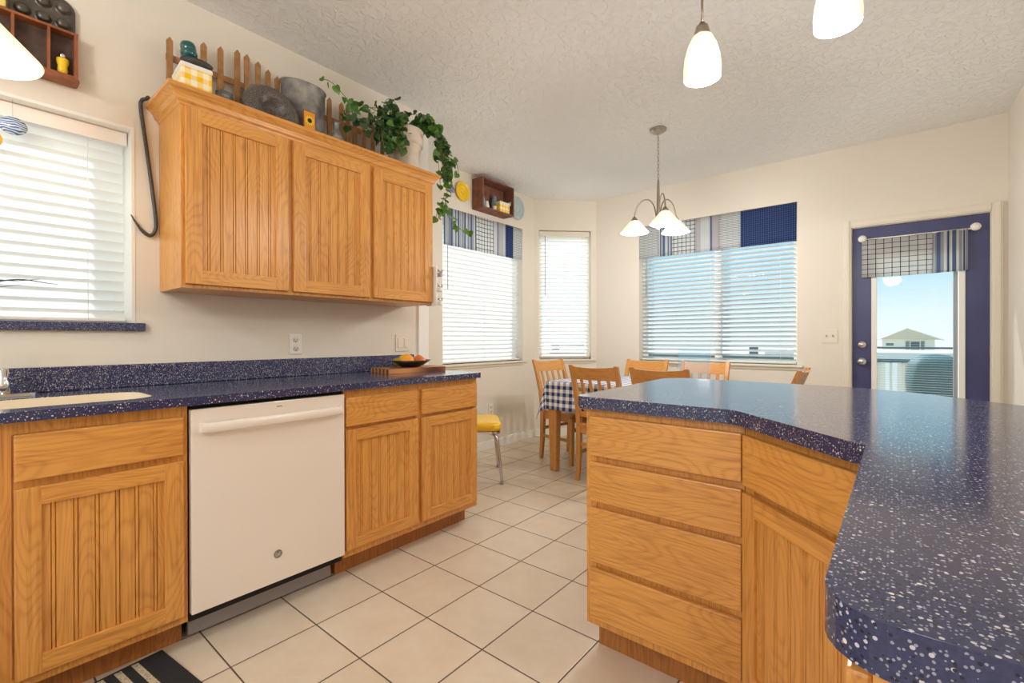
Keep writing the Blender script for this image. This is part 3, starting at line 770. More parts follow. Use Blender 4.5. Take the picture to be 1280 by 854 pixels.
# ------------------------------------------------------------------ dining table with cloth
TX0, TX1, TY0, TY1, TZ = .315, 1.90, 3.10, 4.0, .755
tb = thing('dining_table', 'oak dining table with square legs under a blue gingham cloth', 'table', ((TX0+TX1)/2, (TY0+TY1)/2, 0))
hx, hy = (TX1-TX0)/2, (TY1-TY0)/2
bevmod(B().box(-hx, hx, -hy, hy, TZ-.028, TZ).done('tabletop', OAKC['x'], tb), .003)
b = B(); b.box(-hx+.06, hx-.06, -hy+.045, -hy+.065, TZ-.11, TZ-.028); b.box(-hx+.06, hx-.06, hy-.065, hy-.045, TZ-.11, TZ-.028)
b.box(-hx+.045, -hx+.065, -hy+.06, hy-.06, TZ-.11, TZ-.028); b.box(hx-.065, hx-.045, -hy+.06, hy-.06, TZ-.11, TZ-.028); b.done('apron', OAKC['x'], tb)
for sx in (-1, 1):
    for sy in (-1, 1): B().bar([(sx*(hx-.05), sy*(hy-.045), 0, .062, .062), (sx*(hx-.05), sy*(hy-.045), .52, .082, .082), (sx*(hx-.05), sy*(hy-.045), TZ-.03, .082, .082)], bev=.006).done('leg', OAKC['z'], tb)
DR = .235
def cloth(u_, v_):
    X = -hx-DR+u_*(2*hx+2*DR); Y = -hy-DR+v_*(2*hy+2*DR)
    ex = max(0, abs(X)-hx); ey = max(0, abs(Y)-hy); sx = 1 if X > 0 else -1; sy = 1 if Y > 0 else -1
    x = max(-hx, min(hx, X)); y = max(-hy, min(hy, Y)); g = .006; z = TZ+.003
    if ex > 0 and ey > 0:
        rr = math.hypot(ex, ey); off = g+.055*(rr/DR)*min(1, 1.6*min(ex, ey)/max(ex, ey))
        x += sx*off*ex/rr+sx*.003; y += sy*off*ey/rr+sy*.003; z -= rr*.97
    elif ex > 0:
        wv = .5+.5*math.sin(Y*23+1); x += sx*(g+.022*(ex/DR)*wv); z -= ex
    elif ey > 0:
        wv = .5+.5*math.sin(X*21+2); y += sy*(g+.018*(ey/DR)*wv); z -= ey
    return Vector((x, y, z))
b = B(); b.sheet(cloth, 110, 76, uvf=lambda a, c: (a*(2*hx+2*DR), c*(2*hy+2*DR)))
o = b.done('tablecloth', GING); o.location = ((TX0+TX1)/2, (TY0+TY1)/2, 0); tag(o, 'blue and white gingham tablecloth draped over the dining table', 'tablecloth')
m_ = o.modifiers.new('s', 'SOLIDIFY'); m_.thickness = .0015; m_.offset = 1
r = thing('sign_holder', 'clear acrylic menu holder standing on the dining table', 'holder', (1.37, 3.62, TZ+.005), 8)
B().box(-.12, .12, -.035, .035, 0, .004).done('base', ACRYL, r)
b = B(); b.box(-.12, .12, -.012, -.008, .004, .275, mat=Matrix.Rotation(R(-6), 4, 'X')); b.done('panel', ACRYL, r)

# ------------------------------------------------------------------ chairs
def make_chair():
    r = thing('dining_chair', 'x', 'chair', (0, 0, 0), 0, 'oak slat-back dining chairs')
    sw = .19
    for s in (-1, 1):
        B().bar([(s*sw, -.20, 0, .030, .030), (s*sw, -.183, .20, .036, .040), (s*sw, -.175, .44, .038, .046), (s*sw, -.20, .62, .036, .040), (s*sw, -.255, .80, .034, .034), (s*sw*1.01, -.30, .918, .032, .028)], bev=.003).done('back_post', OAKC['z'], r)
        B().bar([(s*(sw+.01), .185, 0, .030, .030), (s*(sw+.01), .185, .42, .044, .044)], bev=.003).done('leg', OAKC['z'], r)
        B().box(s*(sw+.003)-.009, s*(sw+.003)+.009, -.17, .175, .20, .228, bev=.002).done('stretcher', OAKC['y'], r)
    t = bmesh.new()
    poly = round_poly([(-.20, -.205), (.20, -.205), (.225, .22), (-.225, .22)], .03)
    B().prism(poly, .432, .456).done('seat', OAKC['y'], r); bevmod(r.children[-1], .005) if r.children else None
    b = B(); b.box(-sw, sw, .168, .186, .375, .432); b.box(-sw, sw, -.19, -.172, .375, .432); b.box(-sw-.006, -sw+.012, -.17, .17, .375, .432); b.box(sw-.012, sw+.006, -.17, .17, .375, .432); b.done('seat_frame', OAKC['x'], r)
    B().box(-sw, sw, .178, .194, .30, .328, bev=.002).done('stretcher', OAKC['x'], r)
    B().box(-sw, sw, -.190, -.174, .27, .298, bev=.002).done('stretcher', OAKC['x'], r)
    def yb(z):
        pts = [(.44, -.175), (.62, -.20), (.80, -.255), (.918, -.30)]
        for (a, p), (c, q) in zip(pts, pts[1:]):
            if z <= c: return p+(q-p)*(z-a)/(c-a)
        return -.30
    def rail(z0, z1, bow, th, arch=0):
        b = B(); t = bmesh.new(); n = 14; rr_ = []
        for i in range(n+1):
            u_ = -1+2*i/n; x = u_*(sw-.004); dy = -bow*(1-u_*u_); za, zb = z0, z1-arch*(u_*u_-.0)*0+arch*(u_*u_)
            rr_.append([t.verts.new((x, yb(za)+dy-th/2, za)), t.verts.new((x, yb(za)+dy+th/2, za)), t.verts.new((x, yb(zb)+dy+th/2, zb)), t.verts.new((x, yb(zb)+dy-th/2, zb))])
        for a, c in zip(rr_, rr_[1:]):
            for k in range(4):
                f = t.faces.new((a[k], a[(k+1) % 4], c[(k+1) % 4], c[k]))
        t.faces.new(rr_[0]); t.faces.new(rr_[-1][::-1]); bmesh.ops.recalc_face_normals(t, faces=t.faces[:]); b._merge(t); return b
    rail(.805, .898, .022, .022, .012).done('top_rail', OAKC['x'], r)
    rail(.505, .545, .012, .018).done('lower_rail', OAKC['x'], r)
    for k in range(4):
        x = -.114+k*.076
        st = []
        for z in (.54, .66, .81):
            st.append((x, yb(z)-.018*(1-(x/sw)**2)-.0, z, .026, .011))
        B().bar(st, bev=.002).done('back_slat', OAKC['z'], r)
    return r
ch = make_chair()
spots = [((.85, 3.235), 0, 'oak chair tucked into the near side of the table, nearest the peninsula corner'),
         ((1.355, 3.235), 0, 'oak chair on the near side of the table, half hidden behind the peninsula'),
         ((.26, 3.565), -99, 'oak chair at the window end of the gingham table'),
         ((.76, 3.85), 180, 'oak chair on the far side of the table, left one under the back window'),
         ((1.30, 3.85), 180, 'oak chair on the far side of the table, right one under the back window'),
         ((1.845, 3.41), 90, 'oak chair at the door end of the table, only its back posts showing')]
for i, ((x, y), a, lab) in enumerate(spots):
    c = ch if i == 0 else copy_tree(ch)
    c.location = (x, y, 0); c.rotation_euler = (0, 0, R(a)); c['label'] = lab
ch['label'] = spots[0][2]

# ------------------------------------------------------------------ yellow stool
s = thing('kitchen_stool', 'retro stool with yellow vinyl seat and chrome tube legs, beside the left cabinet', 'stool', (-.06, 2.59, 0), 45)
b = B(); pl = round_poly([(-.22, -.225), (.22, -.225), (.22, .225), (-.22, .225)], .07, 8)
t = bmesh.new(); prev = None
for k, z in ((.90, .398), (.985, .405), (1.0, .425), (1.0, .447), (.97, .460), (.88, .470), (.6, .477), (.2, .479)):
    cur = [t.verts.new((p[0]*k, p[1]*k, z)) for p in pl]
    if prev:
        for i in range(len(cur)):
            f = t.faces.new((prev[i], prev[(i+1) % len(cur)], cur[(i+1) % len(cur)], cur[i])); f.smooth = True
    else: t.faces.new(cur[::-1])
    prev = cur
t.faces.new(prev); b._merge(t); b.done('seat', YELV, s)
B().prism([(p[0]*.97, p[1]*.97) for p in pl], .382, .400).done('seat_band', CHROME, s)
for sx in (-1, 1):
    for sy in (-1, 1):
        lg = B().tube([(sx*.13, sy*.15, .375), (sx*.165, sy*.185, .368), (sx*.185, sy*.205, .335), (sx*.195, sy*.215, .25), (sx*.22, sy*.235, .012)], .0115, sub=5).done('leg', CHROME, s)
        B().cyl((sx*.22, sy*.235, 0), (sx*.22, sy*.235, .02), .014, seg=12).done('foot_cap', GREYM, lg)

# ------------------------------------------------------------------ iron hook on the cabinet side
b = B()
pts = [(.06, .4478, 2.168+.012), (.03, .446, 2.182), (.012, .436, 2.178), (.012, .432, 2.14), (.012, .448, 2.0), (.012, .468, 1.82), (.012, .484, 1.66), (.012, .480, 1.605), (.012, .462, 1.585), (.012, .436, 1.60), (.012, .412, 1.635), (.012, .396, 1.665)]
b.tube(pts, lambda u_: .0075 if u_ < .8 else .0075*(1-(u_-.8)*3.9), sub=6)
o = b.done('hay_hook', IRON); tag(o, 'long dark iron hook hanging on the wall left of the wall cabinet', 'hook')

# ------------------------------------------------------------------ things on top of the wall cabinet
fn = thing('picket_fence', 'small weathered wooden picket fence standing on top of the wall cabinet', 'fence', (.05, 0, TOP))
PK = [(.527, 2.485), (.600, 2.505), (.660, 2.527), (.731, 2.542), (.805, 2.562), (.849, 2.560), (.902, 2.548), (.951, 2.528), (.998, 2.515), (1.291, 2.520), (1.367, 2.522), (1.408, 2.516), (1.455, 2.502), (1.515, 2.490), (1.58, 2.48), (1.65, 2.47)]
for i, (y, z) in enumerate(PK):
    zz = z-TOP; w = .012
    t = bmesh.new(); pp = [(y-w, 0), (y+w, 0), (y+w, zz-.016), (y, zz), (y-w, zz-.016)]
    a = [t.verts.new((.0, p, q)) for p, q in pp]; c = [t.verts.new((.011, p, q)) for p, q in pp]
    t.faces.new(a[::-1]); t.faces.new(c)
    for k in range(5): t.faces.new((a[k], a[(k+1) % 5], c[(k+1) % 5], c[k]))
    bmesh.ops.recalc_face_normals(t, faces=t.faces[:]); b = B(); b._merge(t); b.done('picket', WOODF, fn)
for z in (.285, .10):
    B().box(-.009, 0, .515, 1.67, z, z+.028).done('fence_rail', WOODF, fn)

tin = thing('gingham_tin', 'yellow and white gingham tin box at the left end of the cabinet top', 'tin', (.180, .578, TOP), 86)
bevmod(B().box(-.058, .058, -.083, .083, 0, .186).done('tin_body', YGING, tin), .008)
bevmod(B().box(-.060, .060, -.085, .085, .180, .203).done('tin_lid', PLASTIC, tin), .008)
tz = TOP+.2035
b = B(); b.lathe([(0, 0), (.030, 0), (.055, .022), (.062, .034), (.058, .034), (.030, .008), (0, .008)], sx=.8, seg=32)
o = b.done('cast_iron_dish', IRON); o.location = (.205, .588, tz); tag(o, 'dark iron dish lying on the lid of the gingham tin', 'dish')
b = B(); b.lathe([(0, 0), (.024, 0), (.027, .008), (.020, .014), (.020, .038), (.031, .042), (.032, .060), (.026, .064), (.029, .070), (.029, .088), (.024, .099), (.012, .104), (0, .105)], c=(0, 0, 0), seg=28)
o = b.done('glass_insulator', TEALG); o.location = (.20, .566, tz+.012); o.rotation_euler = (R(6), 0, 0); tag(o, 'teal glass insulator standing in the iron dish on the gingham tin', 'insulator')
b = B(); b.lathe([(0, 0), (.042, 0), (.045, .01), (.045, .13), (.036, .155), (.036, .175), (.034, .176), (.034, .155), (.042, .13), (.042, .012), (0, .01)], c=(0, 0, 0))
o = b.done('glass_jar', CLEARG); o.location = (.15, .715, TOP+.001); tag(o, 'old clear glass jar between the gingham tin and the dark pan', 'jar')
def pan(label, loc, rot, r1, hh, mat, hole=True, name='ring_cake_pan'):
    b = B()
    if hole: prof = [(.03, 0), (.038, .0), (.05, .004), (r1*.86, .004), (r1*.9, .01), (r1, hh), (r1+.004, hh), (r1*.93, .006), (r1*.86, 0), (.05, -.001), (.034, -.001), (.026, hh*.9), (.03, hh*.9), (.034, 0)]
    else: prof = [(0, 0), (r1*.86, 0), (r1, hh), (r1+.005, hh+.002), (r1+.005, hh-.004), (r1-.004, hh-.006), (r1*.83, .006), (0, .006)]
    b.lathe(prof, seg=40); o = b.done(name, mat); o.location = loc; o.rotation_euler = rot; tag(o, label, 'pan'); return o
# graniteware pans leaning back, undersides to the room
b = B(); b.lathe([(.0, 0), (.060, 0), (.064, .006), (.07, .035), (.078, .045), (.10, .048), (.118, .044), (.130, .03), (.136, 0), (.140, -.002), (.136, .034), (.118, .052), (.09, .054), (.06, .044), (.055, .008), (0, .006)], seg=44)
o = b.done('roasting_pan', GRAN); o.location = (.222, .890, TOP+.128); o.rotation_euler = (0, R(75), 0); o.scale = (.94, .94, .94); tag(o, 'dark speckled graniteware pan leaning on the fence', 'pan')
o = pan('tall galvanised tub tipped on its side toward the wall', (.142, 1.097, TOP+.005), (0, 0, 0), .117, .36, GALV, hole=False, name='metal_bucket')
o.data.transform(Matrix.Diagonal((.62, 1, 1, 1)))
o['label'] = 'tall grey galvanised bucket behind the little sunflower picture'
b = B(); b.box(-.034, .034, -.006, .006, 0, .20, bev=.001); sf = thing('sunflower_plaque', 'small sunflower picture block in front of the galvanised bucket', 'plaque', (.243, 1.075, TOP), 90)
b.done('frame', CRATE, sf); B().box(-.028, .028, -.0085, -.006, .1, .194).done('picture', plain('sunflower_orange', (222, 150, 44), .6), sf)
b = B(); b.cyl((0, -.0095, .150), (0, -.0084, .150), .012, seg=16); b.done('flower_centre', DARK, sf)
b = B()
for k in range(12):
    a = 2*math.pi*k/12; b.box(.012, .024, -.0092, -.0085, -.003, .003, mat=Matrix.Translation((0, 0, .150)) @ Matrix.Rotation(a, 4, 'Y'))
b.done('petals', YELC, sf)
b = B(); b.lathe([(0, 0), (.04, 0), (.05, .02), (.05, .11), (.03, .15), (.018, .18), (.02, .215), (.023, .225), (.016, .225), (.014, .18), (0, .17)])
o = b.done('silver_jug', SILVERG); o.location = (.185, 1.262, TOP); tag(o, 'mottled silver glass bottle between the bucket and the ivy', 'bottle')

# pot and ivy
px_, py_ = .185, 1.722
pp = thing('potted_ivy', 'trailing green ivy in a cream pot at the right end of the cabinet top', 'plant', (px_, py_, TOP))
B().lathe([(0, 0), (.080, 0), (.087, .03), (.104, .235), (.106, .24), (.116, .242), (.122, .33), (.118, .335), (.112, .335), (.105, .25), (.082, .03), (0, .02)], seg=40).done('pot', POTM, pp)
B().lathe([(0, .315), (.112, .315), (.112, .305), (0, .30)]).done('soil', SOILM, pp)
def leaf_into(bm, pos, size, rng, nrm=None):
    """heart shaped, folded leaf"""
    d = Vector((rng.uniform(-1, 1), rng.uniform(-1, 1), rng.uniform(-1.2, .15))).normalized()
    n = nrm if nrm else Vector((rng.uniform(.2, 1), rng.uniform(-.8, .3), rng.uniform(-.2, .9))).normalized()
    s_ = d.cross(n)
    if s_.length < .1: return
    s_.normalize(); n = s_.cross(d).normalized()
    pts = [(0, 0), (.30, -.10), (.50, .12), (.48, .40), (.28, .72), (0, 1.05)]
    mid = [bm.verts.new(pos+d*size*y+n*size*(-.10*math.sin(y*3))) for y in (0, .12, .40, .72, 1.05)]
    for sg in (-1, 1):
        e = [bm.verts.new(pos+d*size*y+s_*sg*size*x+n*size*(.14*abs(x)*2-.1*math.sin(y*3))) for x, y in ((.28, -.10), (.50, .10), (.46, .40), (.26, .74))]
        seqs = [(mid[0], e[0], e[1], mid[1]), (mid[1], e[1], e[2], mid[2]), (mid[2], e[2], e[3], mid[3]), (mid[3], e[3], mid[4])]
        for q in seqs:
            f = bm.faces.new(q if sg > 0 else q[::-1]); f.smooth = True
rng = random.Random(5)
lb = bmesh.new(); ld = bmesh.new(); sb = B()
def vine(pts, n, size, spread, dark=False):
    P = [Vector(p) for p in pts]; sb.tube(P, .0018, seg=5, sub=4)
    for k in range(n):
        u_ = (k+rng.random()*.6)/n*(len(P)-1); i = min(int(u_), len(P)-2); p = P[i].lerp(P[i+1], u_-i)
        p = p+Vector((rng.uniform(-1, 1), rng.uniform(-1, 1), rng.uniform(-1, 1)))*spread
        leaf_into(ld if dark else lb, p, size*1.3*rng.uniform(.7, 1.2), rng)
o0 = Vector((0, 0, .33))
# arches over the rim (local to the pot; y along the wall, x into the room)
vine([(0, -.02, .33), (.03, -.06, .41), (.05, -.12, .44), (.08, -.20, .40)], 12, .036, .018, True)
vine([(0, -.02, .33), (-.02, -.08, .42), (.02, -.16, .40), (.05, -.22, .28), (.07, -.25, .2)], 15, .038, .02, True)
vine([(0, 0, .33), (.02, .01, .43), (.03, .05, .46), (.05, .12, .45)], 10, .034, .018, True)
vine([(0, 0, .33), (.01, -.04, .45), (.02, -.10, .49), (.04, -.16, .46), (.05, -.2, .38)], 13, .032, .022, True)
vine([(0, .02, .33), (.03, .08, .43), (.05, .16, .45), (.08, .22, .38), (.1, .25, .30)], 12, .034, .018, True)
vine([(0, .03, .33), (.04, .06, .40), (.07, .13, .42), (.09, .19, .36)], 11, .038, .016)
for k in range(26):
    a = rng.uniform(-.9, 1.4); y1 = -.08-rng.random()*.24; 
    vine([(0, -.03, .33), (.05, -.08, .34+rng.random()*.07), (.08+rng.uniform(0, .03), y1, .25+rng.random()*.09), (.10+rng.uniform(0, .05), y1-.02, .09+rng.random()*.1)], 10, .034, .030, k % 4 > 0)
# trailing along the top to the left
vine([(.02, -.05, .33), (.06, -.2, .3), (.08, -.32, .28), (.07, -.40, .24), (.08, -.46, .22)], 20, .036, .03, True)
vine([(.02, -.05, .33), (.02, -.22, .38), (.03, -.34, .37), (.05, -.40, .34), (.06, -.43, .27)], 18, .036, .022)
vine([(.05, -.40, .34), (.03, -.50, .42), (0, -.56, .43)], 4, .03, .012)
# trailing down the right end of the cabinet
for k in range(13):
    a = rng.uniform(-.07, .06); b_ = rng.uniform(-.03, .05)
    vine([(.02, .04, .33), (.07, .12+a, .42+b_), (.10, .20+a, .35+b_), (.11+b_, .235+a*.9, .20), (.11+b_, .255+a*.8, .05+rng.uniform(-.06, .08))], 13, .035, .026, k % 3 == 0)
vine([(.08, .20, .33), (.12, .25, .20), (.12, .26, .02), (.11, .24, -.10), (.10, .23, -.17)], 14, .038, .014)
vine([(.09, .22, .25), (.13, .28, .18), (.14, .32, .2), (.14, .345, .12)], 7, .036, .012)
vine([(.11, .24, -.04), (.10, .22, -.10), (.08, .20, -.16), (.06, .22, -.2)], 6, .034, .012)
vine([(.11, .245, -.05), (.105, .27, -.15), (.10, .33, -.19), (.095, .40, -.225), (.09, .47, -.23), (.085, .52, -.21)], 9, .034, .012)
for bm_, m__ in ((lb, LEAF), (ld, LEAFD)):
    b = B(); b._merge(bm_); b.done('foliage', m__, pp)
sb.done('stem', STEM, pp)

# ------------------------------------------------------------------ rack on the right end of the wall cabinet
r = thing('hook_rack', 'small white and chrome hook rack on the far end of the wall cabinet', 'rack', (.30, 1.843, 1.33))
bevmod(B().box(-.05, .05, 0, .012, 0, .25).done('back_plate', PLASTIC, r), .004)
for z in (.045, .13, .225):
    b = B(); b.tube([(.04, .012, z), (.04, .03, z), (.05, .045, z-.012), (.06, .04, z+.006)], .005, sub=4); b.cyl((.04, .012, z), (.04, .018, z), .012); b.done('hook', CHROME, r)
    b = B(); b.box(-.0, .075, .014, .034, z-.04, z-.015, bev=.004); b.done('bracket', GREYM if z > .2 else PLASTIC, r)

# ------------------------------------------------------------------ decor over the alcove window
def wplate(name, lab, y, z, r1, mat, x=-.583):
    b = B(); m = Matrix.Translation((x-.012, y, z)) @ Matrix.Rotation(R(90), 4, 'Y')
    b.lathe([(0, 0), (r1*.6, 0), (r1*.92, .016), (r1, .024), (r1*.97, .030), (r1*.9, .024), (r1*.66, .010), (r1*.60, .016), (r1*.55, .008), (r1*.28, .005), (r1*.24, .010), (r1*.2, .006), (0, .006)], mat=m, seg=36)
    o = b.done(name, mat); tag(o, lab, 'plate')
wplate('wall_plate', 'round yellow plate hung on the wall left of the wooden crate', 2.985, 2.52, .092, YELC)
wplate('wall_plate', 'pale blue-grey plate hung on the wall right of the wooden crate', 3.80, 2.54, .125, BLUEPL)
b = B()
for k, (yy, zz) in enumerate(((2.835, 2.53), (2.86, 2.50), (2.82, 2.49), (2.85, 2.555), (2.875, 2.525))):
    b.sphere((-.588, yy, zz), .012, (.4, 1, 1), 10, 6); b.sphere((-.586, yy+.012, zz-.008), .009, (.4, 1, 1), 10, 6)
b.tube([(-.592, 2.85, 2.45), (-.592, 2.84, 2.5), (-.592, 2.85, 2.55)], .002, seg=6)
o = b.done('flower_hanging', plain('faded_blue', (112, 122, 186), .6)); tag(o, 'little blue flower ornament on the wall between the ivy and the yellow plate', 'ornament')
CR = thing('wooden_crate', 'old brown wooden crate mounted open side out above the alcove window', 'crate', (-.594, 3.13, 2.383), 90)
cw, chh, cd, th = .47, .295, .145, .013
for x in (0, cw-th):
    b = B(); b.box(x, x+th, -cd, 0, 0, .115); b.box(x, x+th, -cd, -.10 if 0 else 0, .16, chh); b.box(x, x+th, -cd, -.115, .115, .16); b.box(x, x+th, -.03, 0, .115, .16); b.done('end_board', CRATE, CR)
for z in (0, chh-th): B().box(th, cw-th, -cd, 0, z, z+th).done('side_board', CRATE, CR)
B().box(th, cw-th, -.008, 0, th, chh-th).done('back_board', CRATE, CR)
def cratething(name, lab, cat, prof, x, y, mat, z=2.3965):
    b = B(); b.lathe(prof, seg=20); o = b.done(name, mat); o.location = (x, y, z); tag(o, lab, cat, 'things in the wall crate')
xf = -.66+.0
cratething('glass_bottle', 'slim clear bottle at the left in the wall crate', 'bottle', [(0, 0), (.024, 0), (.024, .085), (.012, .12), (.011, .155), (.014, .16), (0, .16)], -.520, 3.205, BLUEG)
cratething('small_jar', 'short white jar beside the clear bottle in the wall crate', 'jar', [(0, 0), (.022, 0), (.026, .03), (.018, .075), (.014, .085), (0, .085)], -.520, 3.262, PLASTIC)
cratething('small_cup', 'little pale cup in front of the yellow tin in the wall crate', 'cup', [(0, 0), (.018, 0), (.026, .04), (.022, .042), (.015, .006), (0, .006)], -.480, 3.330, CREAM)
cratething('glass_jar', 'clear jar behind the yellow tin in the wall crate', 'jar', [(0, 0), (.032, 0), (.034, .02), (.034, .12), (.026, .14), (.026, .165), (0, .168)], -.545, 3.40, BLUEG)
cratething('grey_jar', 'grey jar at the right in the wall crate', 'jar', [(0, 0), (.03, 0), (.032, .02), (.032, .12), (.024, .14), (.024, .15), (0, .152)], -.546, 3.50, GALV)
tn = thing('patterned_tin', 'yellow and white patterned tin in the wall crate', 'tin', (-.472, 3.445, 2.3965), 90, 'things in the wall crate')
bevmod(B().box(-.075, .075, -.03, .03, 0, .088).done('tin_body', YGING, tn), .004)
bevmod(B().box(-.077, .077, -.032, .032, .084, .10).done('tin_lid', PLASTIC, tn), .003)

# ------------------------------------------------------------------ printer tray shelf, muffin tin (top left)
sh = thing('wall_shelf', 'small brown compartment shelf on the wall above the kitchen window', 'shelf', (.001, -.42, 2.16), 90)
L = .645; D = .05; hh = .185
B().box(0, L, -.006, 0, 0, hh).done('back_board', TRAYB, sh)
b = B(); b.box(0, L, -D, -.006, hh-.009, hh); b.box(0, .011, -D, -.006, .012, hh-.009); b.box(L-.011, L, -D, -.006, .012, hh-.009); b.box(0, L, -D, -.006, 0, .012); b.done('frame', TRAYW, sh)
for x in (.12, .24, .36, .467, .562): B().box(x-.004, x+.004, -D+.002, -.006, .012, hh-.009).done('divider', TRAYW, sh)
B().box(-.005, L+.003, -D-.016, -.0, -.02, 0, bev=.007).done('base_moulding', TRAYW, sh)
b = B(); b.lathe([(0, 0), (.013, 0), (.016, .02), (.014, .03), (.019, .05), (.018, .062), (0, .066)]); 
sk_ = thing('salt_shaker', 'yellow shaker with metal cap in the right compartment of the wall shelf', 'shaker', (.028, .182, 2.1725))
b.done('body', YELC, sk_); B().lathe([(0, .064), (.012, .064), (.011, .078), (.006, .086), (0, .087)]).done('cap', CHROME, sk_)
mt = thing('muffin_tin', 'old metal muffin tin standing on the wall shelf', 'tin', (.012, .040, 2.3455), 90, rot=(R(0), 0, R(90)))
outl = round_poly([(0, 0), (.180, 0), (.180, .135), (0, .135)], [.004, .004, .045, .02])
M = Matrix.Rotation(R(90), 4, 'X')
b = B(); b.prism(outl, 0, .003, mat=M); b.tube([(p[0], -.002, p[1]) for p in outl], .0022, seg=6, closed=True); b.done('tray', TINM, mt)
for i, x in enumerate((.034, .090, .146)):
    for z in (.034, .094):
        m = Matrix.Translation((x, -.0035, z)) @ Matrix.Rotation(R(90), 4, 'X')
        b = B(); b.lathe([(.025, 0), (.022, .001), (.019, .010), (.016, .016), (.008, .019), (0, .0195)], mat=m); b.done('cup', TINM, mt)
o = B().box(.0, .05, -.13, .030, 0, .12, bev=.004).done('yellow_tin', YELP); o.location = (.006, .0, 2.3455); tag(o, 'pale yellow tin left of the muffin tin on the wall shelf', 'tin')

# ------------------------------------------------------------------ suncatchers and twigs at the sink window
def ball(name, lab, loc, mat, r_, sc):
    t_ = thing(name, lab, 'ornament', loc, 0, 'glass ornaments in the kitchen window')
    B().sphere((0, 0, 0), r_, sc).done('glass_ball', mat, t_)
    B().cyl((0, 0, r_*sc[2]*.95), (0, 0, 2.038-loc[2]), .0005, seg=5).done('thread', CLEARG, t_)
ball('glass_ornament', 'blue and white swirled glass disc hanging in the kitchen window', (-.022, .050, 1.938), SWIRL, .040, (.45, 1, .85))
ball('glass_ornament', 'yellow glass disc hanging at the left edge of the kitchen window', (-.018, -.012, 1.872), YELC, .036, (.45, 1, 1))
vs = thing('twig_vase', 'thin blue-green twigs reaching across the kitchen blind from the sill', 'plant', (-.03, -.20, 1.1925))
B().lathe([(0, 0), (.03, 0), (.036, .03), (.02, .08), (.024, .1), (.02, .1), (.016, .08), (.03, .03), (0, .01)]).done('vase', BLUEG, vs)
b = B()
b.tube([(0, 0, .02), (0, .02, .10), (.01, .14, .150), (.02, .25, .152), (.03, .32, .165)], lambda u_: .004*(1-u_)+.0006, sub=5)
b.tube([(0, 0, .02), (0, .03, .09), (.01, .16, .130), (.02, .26, .158), (.03, .34, .150), (.03, .37, .148)], lambda u_: .004*(1-u_)+.0006, sub=5)
b.tube([(0, 0, .02), (0, .04, .08), (.01, .18, .118), (.02, .27, .138)], lambda u_: .003*(1-u_)+.0006, sub=5)
b.done('twig', TWIG, vs)

# ------------------------------------------------------------------ outdoors
o = B().box(-60, 80, 6, 260, -3.4, -3.2).done('ground', LAWN); struct(o)
o = B().box(-3, 6, 4.85, 7.1, -.25, -.10).done('deck_floor', plain('deck_boards', (150, 140, 130), .8)); tag(o, 'weathered deck floor outside the back door', 'deck')
for zz_ in (0,):
    o = thing('deck_railing', 'blue-grey deck railing seen through the back door', 'railing', (0, 6.5, -.10))
    B().box(-2, 6, -.02, .02, 1.10, 1.12).done('top_rail', DECKW, o); B().box(-2, 6, -.03, .03, .945, .985).done('handrail', DECKW, o); B().box(-2, 6, -.02, .02, .08, .12).done('bottom_rail', DECKW, o)
    for k in range(8): B().box(2.36+k*.105, 2.385+k*.105, -.012, .012, .12, .945).done('baluster', WHITE, o)
    for x in (-1.9, 1.2, 3.6, 5.5): B().box(x-.045, x+.045, -.045, .045, 0, 1.10).done('post', DECKW, o)
o = thing('grill', 'barbecue under a teal cover on the deck', 'grill', (2.905, 5.75, -.10))
t = bmesh.new(); prev = None
for z, wx, wy in ((.02, .145, .16), (.5, .16, .2), (.62, .20, .24), (.82, .215, .26), (.96, .205, .25), (1.02, .17, .21), (1.055, .10, .14), (1.065, .02, .03)):
    cur = [t.verts.new((wx*abs(math.cos(a))**.6*(1 if math.cos(a) > 0 else -1)+.004*math.sin(a*7), wy*abs(math.sin(a))**.6*(1 if math.sin(a) > 0 else -1), z)) for a in [2*math.pi*k/40 for k in range(40)]]
    if prev:
        for i in range(40):
            f = t.faces.new((prev[i], prev[(i+1) % 40], cur[(i+1) % 40], cur[i])); f.smooth = True
    prev = cur
t.faces.new(prev); b = B(); b._merge(t); b.done('cover', GRILLC, o)
b = B()
for x in (-.11, .11): b.cyl((x, 0, 0), (x, 0, .05), .03)
b.done('wheel', BLACK, o)
# boards of a neighbour's fence below
f = thing('wooden_fence', 'pale tan board fence beyond the deck', 'fence', (0, 14, -3.2))
for k in range(14): B().box(1.2+k*.32, 1.42+k*.32, -.02, .02, 0, 3.72).done('board', TANW if k % 2 else WHITE, f)
B().box(1.1, 5.7, .02, .06, 2.9, 3.0).done('fence_rail', TANW, f)
# awning-like pale roof between the rails
o = B().box(-2, 12, 24, 30, .05, .52).done('shed_roof', CURB); tag(o, 'long pale low roof beyond the deck rail', 'roof')
B().box(-2, 12, 24.1, 29.9, -3.2, .05).done('shed_wall', SIDING, o)
K = 3.25
hs = thing('house', 'cream gabled house far behind the deck seen through the door glass', 'house', (3.45+ (3.45-2.58)*2.2, 130, -3.2))
def hz(z): return (1.121+(z-1.121)*K)+3.2
def hx_(x): return (x-3.462)*K
B().box(hx_(2.15), hx_(4.80), 0, 9, 0, hz(1.02)).done('wall', SIDING, hs)
t = bmesh.new(); tri = [(hx_(2.0), hz(1.03)), (hx_(5.14), hz(.98)), (hx_(3.462), hz(1.72))]
a = [t.verts.new((x, -.3, z)) for x, z in tri]; c = [t.verts.new((x, 9, z)) for x, z in tri]
t.faces.new(a); t.faces.new(c[::-1])
for k in range(3): t.faces.new((a[k], a[(k+1) % 3], c[(k+1) % 3], c[k]))
